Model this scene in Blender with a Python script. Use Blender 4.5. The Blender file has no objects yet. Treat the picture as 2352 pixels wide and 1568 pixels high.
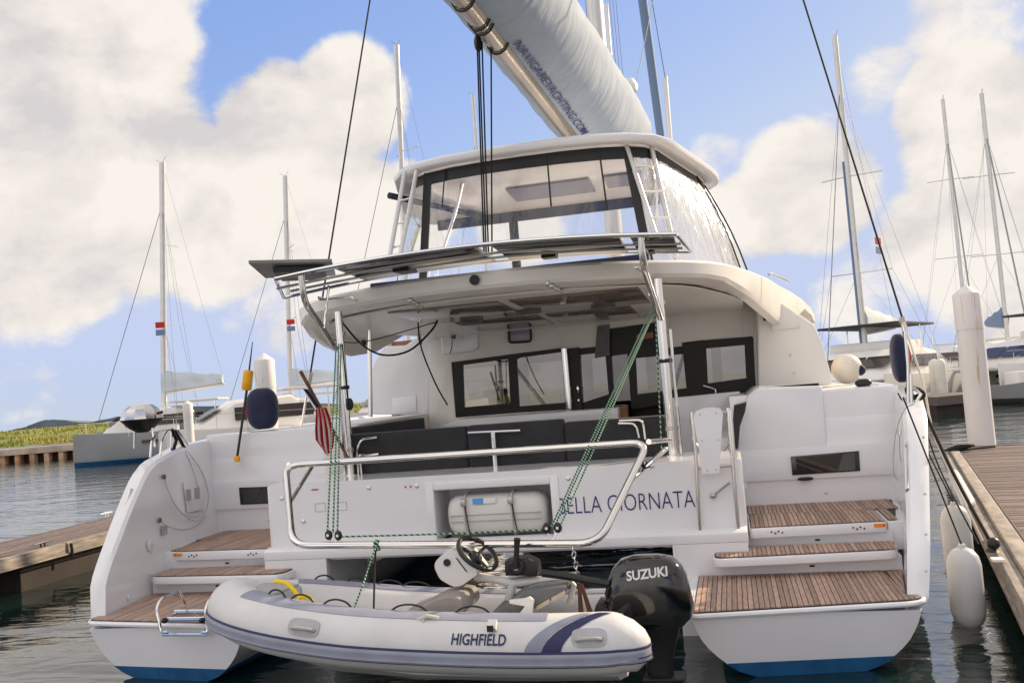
import bpy, bmesh, math, random
from mathutils import Vector, Matrix
random.seed(7)
R = math.radians
V = Vector
scn = bpy.context.scene
col = scn.collection

# ------------------------------------------------------------------ camera
# picture coordinates used below: 2352 x 1568, y down
F = 2150.0
YAW, PITCH, ROLL = .2252, .0523, -.0787
CAM = V((2.331, -7.529, 2.265))
def cam_axes():
    f = V((-math.sin(YAW)*math.cos(PITCH), math.cos(YAW)*math.cos(PITCH), math.sin(PITCH)))
    r = V((math.cos(YAW), math.sin(YAW), 0)); u = r.cross(f)
    c, s = math.cos(ROLL), math.sin(ROLL)
    return (c*r + s*u), (-s*r + c*u), f
CR, CU, CF = cam_axes()
def ray(px, py): return CR*((px-1176)/F) - CU*((py-784)/F) + CF
def at(px, py, X=None, Y=None, Z=None):
    d = ray(px, py)
    if X is not None: t = (X-CAM.x)/d.x
    elif Y is not None: t = (Y-CAM.y)/d.y
    else: t = (Z-CAM.z)/d.z
    return CAM + d*t
def atd(px, py, depth): return CAM + ray(px, py)*depth
cd = bpy.data.cameras.new('camera')
cam = bpy.data.objects.new('camera', cd); col.objects.link(cam)
cd.sensor_width = 36; cd.lens = F/2352*36; cd.clip_end = 6000; cd.clip_start = .05
cam.matrix_world = Matrix(((CR.x, CU.x, -CF.x, CAM.x), (CR.y, CU.y, -CF.y, CAM.y), (CR.z, CU.z, -CF.z, CAM.z), (0, 0, 0, 1)))
scn.camera = cam

# ------------------------------------------------------------------ light
SUN_AZ = R(44)          # clockwise from +Y (bow), to starboard
SUN_EL = R(27)
SUN_DIR = V((math.sin(SUN_AZ)*math.cos(SUN_EL), math.cos(SUN_AZ)*math.cos(SUN_EL), math.sin(SUN_EL)))
sd = bpy.data.lights.new('sun', 'SUN'); sd.energy = 4.2; sd.angle = R(.6); sd.color = (1, .80, .56)
so = bpy.data.objects.new('sun', sd); col.objects.link(so)
so.rotation_euler = SUN_DIR.to_track_quat('Z', 'Y').to_euler(); so.location = (20, 20, 30)
scn.view_settings.view_transform = 'Standard'; scn.view_settings.look = 'None'
EXP = .55
scn.view_settings.exposure = EXP; scn.view_settings.gamma = 1
WS = .12
wd = bpy.data.worlds.new('World'); scn.world = wd; wd.use_nodes = True
nt = wd.node_tree; N = nt.nodes; L = nt.links; N.clear()
def nd(t, **k):
    n = N.new(t)
    for a, b in k.items(): setattr(n, a, b)
    return n
def mth(op, a, b=None, c=None, clamp=False):
    n = nd('ShaderNodeMath', operation=op, use_clamp=clamp)
    for i, x in enumerate((a, b, c)):
        if x is None: continue
        if isinstance(x, (int, float)): n.inputs[i].default_value = x
        else: L.new(x, n.inputs[i])
    return n.outputs[0]
out = nd('ShaderNodeOutputWorld'); bg = nd('ShaderNodeBackground'); bg.inputs[1].default_value = WS
sky = nd('ShaderNodeTexSky', sky_type='NISHITA', sun_disc=False, sun_elevation=SUN_EL, sun_rotation=SUN_AZ,
         altitude=0, air_density=1.0, dust_density=.3, ozone_density=1.5)
tc = nd('ShaderNodeTexCoord')
def noise(scale, det=8, rough=.58, off=(0, 0, 0), sc=(1, 1, 1), dist=0):
    mp = nd('ShaderNodeMapping'); mp.inputs[1].default_value = off; mp.inputs[3].default_value = sc
    L.new(tc.outputs['Generated'], mp.inputs[0])
    n = nd('ShaderNodeTexNoise'); n.inputs['Scale'].default_value = scale; n.inputs['Detail'].default_value = det
    n.inputs['Roughness'].default_value = rough; n.inputs['Distortion'].default_value = dist
    L.new(mp.outputs[0], n.inputs['Vector']); return n.outputs[0]
def blob(px, py, rad, amp=1.0):
    d = ray(px, py).normalized()
    vm = nd('ShaderNodeVectorMath', operation='DOT_PRODUCT'); L.new(tc.outputs['Generated'], vm.inputs[0]); vm.inputs[1].default_value = d
    mr = nd('ShaderNodeMapRange', interpolation_type='SMOOTHSTEP')
    c = math.cos(math.atan(rad/F)); c0 = math.cos(math.atan(rad*.35/F))
    L.new(vm.outputs['Value'], mr.inputs[0]); mr.inputs[1].default_value = c; mr.inputs[2].default_value = c0
    mr.inputs[3].default_value = 0; mr.inputs[4].default_value = amp
    return mr.outputs[0]
CLOUDS = [(60, 120, 470, 1), (-40, 400, 430, 1), (330, 430, 300, 1), (100, 560, 240, .9), (500, 530, 230, .95), (630, 300, 190, .95), (640, 210, 110, .8), (800, 235, 185, .95),
          (750, 500, 260, .95), (930, 500, 175, .9), (1190, 520, 150, .8), (1850, 425, 205, .95), (1735, 490, 150, .85), (2230, 260, 200, .95), (2330, 420, 260, 1),
          (2180, 560, 200, .72), (2350, 640, 260, .9), (2150, 270, 110, .8), (2030, 190, 120, .44), (60, 905, 110, .42), (1650, 385, 110, .5), (2250, 40, 200, .52), (640, 690, 190, .6), (1990, 700, 170, .52)]
dens = None
for b in CLOUDS:
    o = blob(*b); dens = o if dens is None else mth('MAXIMUM', dens, o)
# unseen broken cloud outside the frame, thickened to brighten the shaded stern
lo = noise(1.7, 3, .5, (4.1, 2.2, 7.7), (1, 1, 2.2))
vmf = nd('ShaderNodeVectorMath', operation='DOT_PRODUCT'); L.new(tc.outputs['Generated'], vmf.inputs[0]); vmf.inputs[1].default_value = ray(1176, 500).normalized()
inview = nd('ShaderNodeMapRange', interpolation_type='SMOOTHSTEP'); L.new(vmf.outputs['Value'], inview.inputs[0])
inview.inputs[1].default_value = .78; inview.inputs[2].default_value = .87; inview.inputs[3].default_value = 1; inview.inputs[4].default_value = 0
other = mth('MULTIPLY', mth('MULTIPLY', mth('SUBTRACT', lo, .30, clamp=True), 5.5, clamp=True), inview.outputs[0])
dens = mth('MAXIMUM', dens, other)
fb = noise(7.5, 13, .61, (0, 0, 0), (1, 1, 1.35), .25)
fb2 = noise(2.6, 5, .5, (3, 1, 5), (1, 1, 1.6))
dd = mth('ADD', dens, mth('MULTIPLY', mth('SUBTRACT', fb, .5), 1.55))
al = nd('ShaderNodeMapRange', interpolation_type='SMOOTHSTEP'); L.new(dd, al.inputs[0]); al.inputs[1].default_value = .33; al.inputs[2].default_value = .68
# cloud tone: cream where thick toward the sun side, grey-mauve below
fbl = noise(7.5, 6, .5, (.035, .02, -.05), (1, 1, 1.35), .25)
tone = nd('ShaderNodeMapRange'); L.new(mth('ADD', mth('MULTIPLY', mth('SUBTRACT', fb, fbl), 2.6), mth('ADD', mth('MULTIPLY', fb2, 1.2), .06)), tone.inputs[0])
tone.inputs[1].default_value = .1; tone.inputs[2].default_value = .85
cr = nd('ShaderNodeValToRGB'); L.new(tone.outputs[0], cr.inputs[0])
K = 1/(WS*2**EXP)
cr.color_ramp.elements[0].position = 0; cr.color_ramp.elements[0].color = (.69, .655, .66, 1)
cr.color_ramp.elements[1].position = 1; cr.color_ramp.elements[1].color = (.95, .895, .83, 1)
e = cr.color_ramp.elements.new(.5); e.color = (.84, .785, .745, 1)
cs = nd('ShaderNodeVectorMath', operation='SCALE'); L.new(cr.outputs[0], cs.inputs[0])
# clouds facing the sun get added brightness, to fill the shaded stern
vs_ = nd('ShaderNodeVectorMath', operation='DOT_PRODUCT'); L.new(tc.outputs['Generated'], vs_.inputs[0]); vs_.inputs[1].default_value = (-math.sin(SUN_AZ), -math.cos(SUN_AZ), 0)
L.new(mth('MULTIPLY', mth('ADD', mth('MULTIPLY', mth('ADD', vs_.outputs['Value'], .1, clamp=True), .72), 1.0), K), cs.inputs['Scale'])
# pale tropical evening sky: the Nishita gradient, flattened
skg = nd('ShaderNodeVectorMath', operation='MULTIPLY'); L.new(sky.outputs[0], skg.inputs[0]); skg.inputs[1].default_value = (.150*K, .094*K, .050*K)
ska0 = nd('ShaderNodeVectorMath', operation='ADD'); L.new(skg.outputs[0], ska0.inputs[0]); ska0.inputs[1].default_value = (.05*K, .20*K, .62*K)
ska = nd('ShaderNodeVectorMath', operation='MINIMUM'); L.new(ska0.outputs[0], ska.inputs[0]); ska.inputs[1].default_value = (.56*K, .645*K, .88*K)
mx = nd('ShaderNodeMix', data_type='RGBA'); L.new(al.outputs[0], mx.inputs[0]); L.new(ska.outputs[0], mx.inputs[6]); L.new(cs.outputs[0], mx.inputs[7])
L.new(mx.outputs[2], bg.inputs[0]); L.new(bg.outputs[0], out.inputs[0])

# ------------------------------------------------------------------ materials
M = {}
def mat(name, c, rough=.4, metal=0, var=0, vs=3., bump=0, bs=40., coat=0, stretch=(1, 1, 1), trans=0, ior=1.45, rnd=0, spec=.5, sheen=0, c2=None, dist=0):
    m = bpy.data.materials.new(name); m.use_nodes = True; M[name] = m
    t = m.node_tree; p = t.nodes['Principled BSDF']
    p.inputs['Base Color'].default_value = (*c, 1); p.inputs['Roughness'].default_value = rough; p.inputs['Metallic'].default_value = metal
    p.inputs['Coat Weight'].default_value = coat; p.inputs['Coat Roughness'].default_value = .08
    p.inputs['Transmission Weight'].default_value = trans; p.inputs['IOR'].default_value = ior
    p.inputs['Specular IOR Level'].default_value = spec; p.inputs['Sheen Weight'].default_value = sheen
    def vec():
        tcn = t.nodes.new('ShaderNodeTexCoord'); mp = t.nodes.new('ShaderNodeMapping'); mp.inputs[3].default_value = stretch
        g = t.nodes.new('ShaderNodeNewGeometry')
        t.links.new(g.outputs['Position'] if not rnd else tcn.outputs['Object'], mp.inputs[0]); return mp.outputs[0]
    if var or c2 or rnd:
        n = t.nodes.new('ShaderNodeTexNoise'); n.inputs['Scale'].default_value = vs; n.inputs['Detail'].default_value = 6; n.inputs['Distortion'].default_value = dist
        vv = vec()
        if rnd:
            oi = t.nodes.new('ShaderNodeObjectInfo'); ad = t.nodes.new('ShaderNodeVectorMath'); ad.operation = 'MULTIPLY_ADD'
            t.links.new(oi.outputs['Random'], ad.inputs[0]); ad.inputs[1].default_value = (37, 51, 23); t.links.new(vv, ad.inputs[2]); vv = ad.outputs[0]
        t.links.new(vv, n.inputs['Vector'])
        r = t.nodes.new('ShaderNodeValToRGB'); t.links.new(n.outputs[0], r.inputs[0])
        d = c2 if c2 else tuple(x*(1-var) for x in c)
        r.color_ramp.elements[0].position = .32; r.color_ramp.elements[1].position = .68
        r.color_ramp.elements[0].color = (*d, 1); r.color_ramp.elements[1].color = (*(c if c2 else tuple(min(1, x*(1+var*.5)) for x in c)), 1)
        o = r.outputs[0]
        if rnd:
            h = t.nodes.new('ShaderNodeHueSaturation'); mr = t.nodes.new('ShaderNodeMapRange')
            t.links.new(oi.outputs['Random'], mr.inputs[0]); mr.inputs[3].default_value = 1-rnd; mr.inputs[4].default_value = 1+rnd
            t.links.new(mr.outputs[0], h.inputs['Value']); t.links.new(o, h.inputs['Color']); o = h.outputs[0]
        t.links.new(o, p.inputs['Base Color'])
    if bump:
        n = t.nodes.new('ShaderNodeTexNoise'); n.inputs['Scale'].default_value = bs; n.inputs['Detail'].default_value = 5
        t.links.new(vec(), n.inputs['Vector']); b = t.nodes.new('ShaderNodeBump'); b.inputs['Strength'].default_value = bump; b.inputs['Distance'].default_value = .02
        t.links.new(n.outputs[0], b.inputs['Height']); t.links.new(b.outputs[0], p.inputs['Normal'])
    return m
mat('gelcoat', (.79, .785, .81), .18, var=.06, vs=.9, coat=.4, bump=.03, bs=1.6)
mat('gelcoat_warmlit', (.80, .77, .72), .3, var=.05, vs=1.1)  # white gelcoat with warm bounced light mixed into its base colour
mat('nonskid', (.70, .69, .68), .6, bump=.3, bs=300)
mat('antifoul', (.012, .10, .25), .5, var=.25, vs=6)
mat('teak', (.46, .32, .255), .62, rnd=.24, vs=9, stretch=(6, .9, 6), c2=(.31, .205, .16), bump=.25, bs=60)
mat('caulk', (.012, .012, .012), .6)
mat('steel', (.72, .70, .68), .13, 1, bump=.02, bs=8)
mat('steel_dull', (.45, .44, .43), .35, 1)
mat('grill_steel', (.62, .6, .58), .16, 1, bump=.15, bs=5)
mat('black', (.012, .012, .013), .42)
mat('black_gloss', (.006, .006, .007), .09, coat=.6)
mat('black_fabric', (.026, .026, .029), .85, var=.3, vs=3, bump=.25, bs=14, sheen=.15)
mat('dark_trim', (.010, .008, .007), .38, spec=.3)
mat('navy', (.005, .009, .045), .75, var=.35, vs=7, bump=.5, bs=11, sheen=.2)
mat('navy_print', (.02, .02, .16), .45)
mat('sail_cover', (.31, .385, .49), .8, var=.1, vs=2.5, stretch=(1, .7, 1), sheen=.2)
mat('sail_cover_white', (.8, .8, .78), .8)
mat('mast', (.66, .65, .63), .3, .35, var=.08, vs=2)
mat('boom_alloy', (.42, .385, .35), .28, .75, var=.15, vs=1.5)
mat('solar', (.035, .028, .026), .22, coat=.5, var=.3, vs=9)
mat('solar_back', (.25, .24, .24), .45, var=.2, vs=4)
mat('ceiling_gloss', (.22, .175, .15), .10, var=.25, vs=2.5, coat=.3)
mat('hypalon_white', (.66, .645, .65), .42, var=.07, vs=3.5, bump=.06, bs=30)
mat('hypalon_grey', (.27, .285, .36), .55, var=.12, vs=5, bump=.12, bs=60)
mat('hypalon_pale', (.42, .425, .45), .5, var=.12, vs=5)
mat('hypalon_navy', (.018, .022, .085), .5)
mat('rib_hull', (.56, .54, .52), .35, var=.1, vs=2)
mat('grey_plastic', (.40, .385, .37), .5, var=.08, vs=6)
mat('grey_dark', (.13, .135, .14), .5, var=.15, vs=5)
mat('taupe_fabric', (.30, .265, .245), .8, var=.12, vs=6, bump=.2, bs=30)
mat('console_white', (.70, .68, .65), .35, var=.05, vs=4)
mat('yellow', (.80, .55, .01), .45)
mat('orange_yellow', (.85, .42, .01), .55, var=.15, vs=9)
mat('orange', (.85, .25, .01), .5)
mat('red', (.55, .015, .02), .6)
mat('white_paint', (.80, .79, .77), .45)
mat('fender', (.52, .52, .53), .38, var=.07, vs=4)  # white fender, darkened in colour for the shade between hull and dock
mat('fender_cream', (.72, .68, .60), .35, var=.1, vs=5)
mat('blue', (.02, .12, .5), .5)
mat('sky_blue', (.1, .35, .8), .5)
mat('dock_wood', (.215, .165, .155), .75, rnd=.28, vs=5, stretch=(1.2, 9, 9), c2=(.10, .075, .07), bump=.5, bs=30)
mat('dock_edge', (.31, .27, .235), .75, var=.40, vs=3.5, stretch=(3, 1, 8), bump=.5, bs=25)
mat('dock_dark', (.035, .026, .022), .8, var=.3, vs=2)
mat('rust', (.34, .12, .035), .85, var=.5, vs=2.0, c2=(.62, .45, .28), bump=.4, bs=10)
mat('rust_dark', (.05, .022, .012), .9)
mat('seawall', (.52, .42, .33), .85, var=.3, vs=1.2, bump=.4, bs=5)
mat('grass', (.10, .165, .018), .9, c2=(.26, .22, .05), vs=.16, stretch=(1, 1, 1), bump=.6, bs=2)
mat('grass_blade', (.11, .18, .02), .8, rnd=.3, vs=.3, c2=(.30, .25, .06))
mat('rock', (.12, .11, .10), .9, var=.4, vs=3)
mat('hill', (.17, .20, .23), .95, var=.3, vs=.02)  # base colour paled and blued a little in place of distance haze
mat('bg_white', (.78, .755, .72), .35, var=.06, vs=.6)
mat('bg_grey', (.30, .31, .32), .4, var=.15, vs=.5)
mat('bg_window', (.03, .022, .020), .12)
mat('bg_canvas', (.62, .68, .72), .8, var=.12, vs=1.5, bump=.4, bs=4)
mat('bg_blue', (.17, .25, .40), .7)
mat('bg_dark', (.03, .03, .035), .5)
mat('wire', (.16, .16, .17), .45, .5)
mat('rope_black', (.010, .010, .011), .8, bump=.5, bs=160)
mat('rope_white', (.62, .58, .52), .8, bump=.4, bs=160)
mat('brown_strap', (.10, .04, .022), .8)
mat('wood_brown', (.20, .08, .035), .5, var=.4, vs=20, stretch=(3, 3, .6))
mat('screen', (.30, .28, .34), .15)
mat('cream_inside', (.50, .41, .30), .5, var=.12, vs=2)
mat('wood_inside', (.30, .14, .055), .4, var=.3, vs=8)
# piling: white sleeve with rust runs
m = mat('piling', (.73, .70, .69), .5, var=.06, vs=1.4)
def rustrun():
    t = m.node_tree; p = t.nodes['Principled BSDF']; g = t.nodes.new('ShaderNodeNewGeometry'); mp = t.nodes.new('ShaderNodeMapping'); mp.inputs[3].default_value = (9, 9, .8)
    n = t.nodes.new('ShaderNodeTexNoise'); n.inputs['Scale'].default_value = 1.2; n.inputs['Detail'].default_value = 6
    r = t.nodes.new('ShaderNodeValToRGB'); r.color_ramp.elements[0].position = .60; r.color_ramp.elements[1].position = .70
    r.color_ramp.elements[0].color = (0, 0, 0, 1); r.color_ramp.elements[1].color = (.8, .8, .8, 1)
    mxx = t.nodes.new('ShaderNodeMix'); mxx.data_type = 'RGBA'
    t.links.new(g.outputs['Position'], mp.inputs[0]); t.links.new(mp.outputs[0], n.inputs['Vector']); t.links.new(n.outputs[0], r.inputs[0])
    old = p.inputs['Base Color'].links[0].from_socket
    t.links.new(r.outputs[0], mxx.inputs[0]); t.links.new(old, mxx.inputs[6]); mxx.inputs[7].default_value = (.50, .30, .12, 1); t.links.new(mxx.outputs[2], p.inputs['Base Color'])
rustrun()
# sail cover: soft folds
def folds(name, sc, st, strength, dist):
    t = M[name].node_tree; p = t.nodes['Principled BSDF']; g = t.nodes.new('ShaderNodeTexCoord'); mp = t.nodes.new('ShaderNodeMapping'); mp.inputs[3].default_value = st
    n = t.nodes.new('ShaderNodeTexNoise'); n.inputs['Scale'].default_value = sc; n.inputs['Detail'].default_value = 4; n.inputs['Distortion'].default_value = .8
    b = t.nodes.new('ShaderNodeBump'); b.inputs['Strength'].default_value = strength; b.inputs['Distance'].default_value = dist
    t.links.new(g.outputs['Object'], mp.inputs[0]); t.links.new(mp.outputs[0], n.inputs['Vector']); t.links.new(n.outputs[0], b.inputs['Height']); t.links.new(b.outputs[0], p.inputs['Normal'])
folds('sail_cover', 1.6, (1, 1.9, .45), .28, .10)
# green and white braided rope
def braid(name, ca, cb, sc):
    mm = bpy.data.materials.new(name); mm.use_nodes = True; M[name] = mm; t = mm.node_tree; p = t.nodes['Principled BSDF']; p.inputs['Roughness'].default_value = .8
    g = t.nodes.new('ShaderNodeNewGeometry'); w = t.nodes.new('ShaderNodeTexWave'); w.inputs['Scale'].default_value = sc; w.bands_direction = 'DIAGONAL'
    w.inputs['Distortion'].default_value = .8; w.inputs['Detail'].default_value = 1
    r = t.nodes.new('ShaderNodeValToRGB'); r.color_ramp.interpolation = 'CONSTANT'; r.color_ramp.elements[0].color = (*ca, 1); r.color_ramp.elements[1].color = (*cb, 1); r.color_ramp.elements[1].position = .6
    t.links.new(g.outputs['Position'], w.inputs['Vector']); t.links.new(w.outputs[0], r.inputs[0]); t.links.new(r.outputs[0], p.inputs['Base Color'])
braid('rope_green', (.004, .055, .033), (.34, .52, .36), 13)
# glass: clear sheet that reflects at grazing angles
def sheet(name, tint, refl, rough, bump=0, bs=6, haze=0, hz=(.8, .8, .8), st=(1, 1, 1)):
    mm = bpy.data.materials.new(name); mm.use_nodes = True; M[name] = mm; t = mm.node_tree; t.nodes.clear()
    o = t.nodes.new('ShaderNodeOutputMaterial'); tr = t.nodes.new('ShaderNodeBsdfTransparent'); tr.inputs[0].default_value = (*tint, 1)
    gl = t.nodes.new('ShaderNodeBsdfGlossy'); gl.inputs['Roughness'].default_value = rough; gl.inputs[0].default_value = (.95, .95, .95, 1)
    fr = t.nodes.new('ShaderNodeFresnel'); fr.inputs[0].default_value = 1.5
    ad = t.nodes.new('ShaderNodeMath'); ad.operation = 'ADD'; ad.use_clamp = True; ad.inputs[1].default_value = refl; t.links.new(fr.outputs[0], ad.inputs[0])
    mx1 = t.nodes.new('ShaderNodeMixShader'); t.links.new(ad.outputs[0], mx1.inputs[0]); t.links.new(tr.outputs[0], mx1.inputs[1]); t.links.new(gl.outputs[0], mx1.inputs[2])
    last = mx1.outputs[0]
    if bump:
        g = t.nodes.new('ShaderNodeTexCoord'); mp = t.nodes.new('ShaderNodeMapping'); mp.inputs[3].default_value = st
        n = t.nodes.new('ShaderNodeTexNoise'); n.inputs['Scale'].default_value = bs; n.inputs['Detail'].default_value = 5; n.inputs['Distortion'].default_value = 1.2
        b = t.nodes.new('ShaderNodeBump'); b.inputs['Strength'].default_value = bump; b.inputs['Distance'].default_value = .05
        t.links.new(g.outputs['Object'], mp.inputs[0]); t.links.new(mp.outputs[0], n.inputs['Vector']); t.links.new(n.outputs[0], b.inputs['Height'])
        t.links.new(b.outputs[0], gl.inputs['Normal']); t.links.new(b.outputs[0], fr.inputs['Normal'])
    if haze:
        df = t.nodes.new('ShaderNodeBsdfDiffuse'); df.inputs[0].default_value = (*hz, 1); tl = t.nodes.new('ShaderNodeBsdfTranslucent'); tl.inputs[0].default_value = (*hz, 1)
        ma = t.nodes.new('ShaderNodeMixShader'); ma.inputs[0].default_value = .6; t.links.new(df.outputs[0], ma.inputs[1]); t.links.new(tl.outputs[0], ma.inputs[2])
        mx2 = t.nodes.new('ShaderNodeMixShader'); t.links.new(last, mx2.inputs[1]); t.links.new(ma.outputs[0], mx2.inputs[2]); last = mx2.outputs[0]
        if bump:
            rr = t.nodes.new('ShaderNodeMapRange'); t.links.new(n.outputs[0], rr.inputs[0]); rr.inputs[1].default_value = .35; rr.inputs[2].default_value = .75
            rr.inputs[3].default_value = haze*.3; rr.inputs[4].default_value = haze*1.7; t.links.new(rr.outputs[0], mx2.inputs[0])
        else: mx2.inputs[0].default_value = haze
    t.links.new(last, o.inputs[0])
sheet('vinyl', (.92, .92, .93), .02, .05, .35, 2.2, .06, st=(1.5, 1.5, .5))
sheet('vinyl_crinkled', (.85, .85, .85), .08, .10, .9, 2.6, .34, (.80, .80, .80), st=(2.4, 2.4, .45))
sheet('glass_tint', (.34, .31, .28), .10, .02)
sheet('glass_dark', (.16, .15, .15), .06, .02)

# ------------------------------------------------------------------ mesh helpers
def crom(pts, n=6, closed=False):
    P = [V(p) for p in pts]; o = []; m = len(P)
    for i in range(m if closed else m-1):
        g = (lambda k: P[k % m]) if closed else (lambda k: P[max(0, min(m-1, k))])
        a, b, c, d = g(i-1), g(i), g(i+1), g(i+2)
        for k in range(n):
            t = k/n
            o.append(.5*((2*b) + (c-a)*t + (2*a-5*b+4*c-d)*t*t + (3*b-a-3*c+d)*t**3))
    if not closed: o.append(P[-1])
    return o
def fil(pts, r, n=5, closed=False):
    P = [V(p) for p in pts]; o = []; m = len(P)
    for i in range(m):
        if not closed and i in (0, m-1): o.append(P[i]); continue
        a, b, c = P[i-1], P[i], P[(i+1) % m]
        d1 = (a-b); d2 = (c-b); k = min(r, d1.length*.48, d2.length*.48)
        s = b+d1.normalized()*k; e_ = b+d2.normalized()*k
        for j in range(n+1):
            t = j/n; o.append((1-t)**2*s + 2*t*(1-t)*b + t*t*e_)
    return o
class MB:
    def __init__(s): s.v = []; s.f = []
    def add(s, vs, fs):
        o = len(s.v); s.v += [V(v) for v in vs]; s.f += [[i+o for i in f] for f in fs]; return s
    def hexa(s, p): return s.add(p, [(0, 3, 2, 1), (4, 5, 6, 7), (0, 1, 5, 4), (1, 2, 6, 5), (2, 3, 7, 6), (3, 0, 4, 7)])
    def box(s, x0, x1, y0, y1, z0, z1):
        return s.hexa([(x0, y0, z0), (x1, y0, z0), (x1, y1, z0), (x0, y1, z0), (x0, y0, z1), (x1, y0, z1), (x1, y1, z1), (x0, y1, z1)])
    def prism(s, poly, vec):
        n = len(poly); a = [V(p) for p in poly]; b = [p+V(vec) for p in a]
        return s.add(a+b, [list(range(n))[::-1], list(range(n, 2*n))] + [(i, (i+1) % n, n+(i+1) % n, n+i) for i in range(n)])
    def loft(s, rings, closed=True, cap=True, loop=False):
        n = len(rings[0]); vs = [p for r in rings for p in r]; fs = []
        m = len(rings)
        for i in range(m if loop else m-1):
            j = (i+1) % m
            for k in range(n if closed else n-1):
                l = (k+1) % n; fs.append((i*n+k, i*n+l, j*n+l, j*n+k))
        if cap and not loop and closed: fs += [list(range(n))[::-1], list(range((m-1)*n, m*n))]
        return s.add(vs, fs)
    def tube(s, path, r, n=8, closed=False):
        P = [V(p) for p in path]; m = len(P); rings = []
        up = None
        for i in range(m):
            a = P[i-1] if (i > 0 or closed) else P[i]; b = P[(i+1) % m] if (i < m-1 or closed) else P[i]
            t = (b-a).normalized()
            if up is None: up = t.orthogonal().normalized()
            else:
                up = up - t*up.dot(t)
                up = up.normalized() if up.length > 1e-6 else t.orthogonal().normalized()
            w = t.cross(up); rr = r[i] if isinstance(r, (list, tuple)) else r
            rings.append([P[i]+(up*math.cos(2*math.pi*k/n)+w*math.sin(2*math.pi*k/n))*rr for k in range(n)])
        return s.loft(rings, True, not closed, closed)
    def lathe(s, prof, c, axis=(0, 0, 1), n=16):
        ax = V(axis).normalized(); u = ax.orthogonal().normalized(); w = ax.cross(u); c = V(c)
        return s.loft([[c+ax*h+(u*math.cos(2*math.pi*k/n)+w*math.sin(2*math.pi*k/n))*max(r, 1e-4) for k in range(n)] for r, h in prof])
    def ell(s, c, rx, ry, rz, n=16, m=10, p=1.0, flat=1.0):
        c = V(c); rings = []
        for i in range(1, m):
            a = math.pi*i/m - math.pi/2
            q = lambda x: math.copysign(abs(x)**p, x)
            rings.append([c+V((rx*q(math.cos(a))*q(math.cos(2*math.pi*k/n)), ry*q(math.cos(a))*q(math.sin(2*math.pi*k/n)), rz*q(math.sin(a)))) for k in range(n)])
        return s.loft(rings)
    def disc(s, c, nrm, r, th=.004, n=14): return s.lathe([(r, 0), (r, th)], c, nrm, n)
WL = {}
def empty(name, loc, label=None, cat=None, group=None, kind=None):
    o = bpy.data.objects.new(name, None); col.objects.link(o); o.location = loc; o.empty_display_size = .2; WL[o] = V(loc); tag(o, label, cat, group, kind); return o
def tag(o, label=None, cat=None, group=None, kind=None):
    if label: o['label'] = label
    if cat: o['category'] = cat
    if group: o['group'] = group
    if kind: o['kind'] = kind
    return o
def mk(name, mb, material, parent=None, smooth=38, bevel=0, bseg=2, label=None, cat=None, group=None, kind=None, fix=True):
    vs = mb.v; c = V((0, 0, 0))
    lo = V((min(v.x for v in vs), min(v.y for v in vs), min(v.z for v in vs))); hi = V((max(v.x for v in vs), max(v.y for v in vs), max(v.z for v in vs)))
    c = (lo+hi)/2
    if parent is None: c.z = lo.z
    me = bpy.data.meshes.new(name); me.from_pydata([v-c for v in vs], [], mb.f)
    bm = bmesh.new(); bm.from_mesh(me)
    if fix: bmesh.ops.recalc_face_normals(bm, faces=bm.faces)
    if bevel:
        ed = [e_ for e_ in bm.edges if len(e_.link_faces) == 2 and e_.calc_face_angle(0) > R(28)]
        bmesh.ops.bevel(bm, geom=ed, offset=bevel, segments=bseg, affect='EDGES', clamp_overlap=True, profile=.6)
    bm.to_mesh(me); bm.free()
    if smooth:
        for p in me.polygons: p.use_smooth = True
        me.set_sharp_from_angle(angle=R(smooth))
    me.materials.append(M[material] if isinstance(material, str) else material)
    o = bpy.data.objects.new(name, me); col.objects.link(o); WL[o] = c
    o.location = c
    if parent is not None:
        o.parent = parent; o.location = c-WL[parent]
    return tag(o, label, cat, group, kind)
def share(src, name, parent, loc, scale=None):
    o = bpy.data.objects.new(name, src.data); col.objects.link(o); o.parent = parent; WL[o] = V(loc); o.location = V(loc)-WL[parent]
    if scale: o.scale = scale
    return o
def text(name, s, mapf, height, material, parent, width=None, offset=0, ext=.004, shear=0, label=None):
    cu = bpy.data.curves.new('t', 'FONT'); cu.body = s; cu.size = 1; cu.offset = offset; cu.extrude = 0; cu.shear = shear; cu.resolution_u = 3
    to = bpy.data.objects.new('t', cu); col.objects.link(to)
    dg = bpy.context.evaluated_depsgraph_get(); me = bpy.data.meshes.new_from_object(to.evaluated_get(dg))
    vs = [v.co.copy() for v in me.vertices]; fs = [list(p.vertices) for p in me.polygons]
    bpy.data.objects.remove(to); bpy.data.curves.remove(cu); bpy.data.meshes.remove(me)
    x0 = min(v.x for v in vs); x1 = max(v.x for v in vs); y0 = min(v.y for v in vs); y1 = max(v.y for v in vs)
    k = height/(y1-y0); kx = width/(x1-x0) if width else k
    mb = MB(); mb.add([mapf((v.x-x0)*kx, (v.y-y0)*k) for v in vs], fs)
    return mk(name, mb, material, parent, smooth=0, fix=False, label=label)

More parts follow.
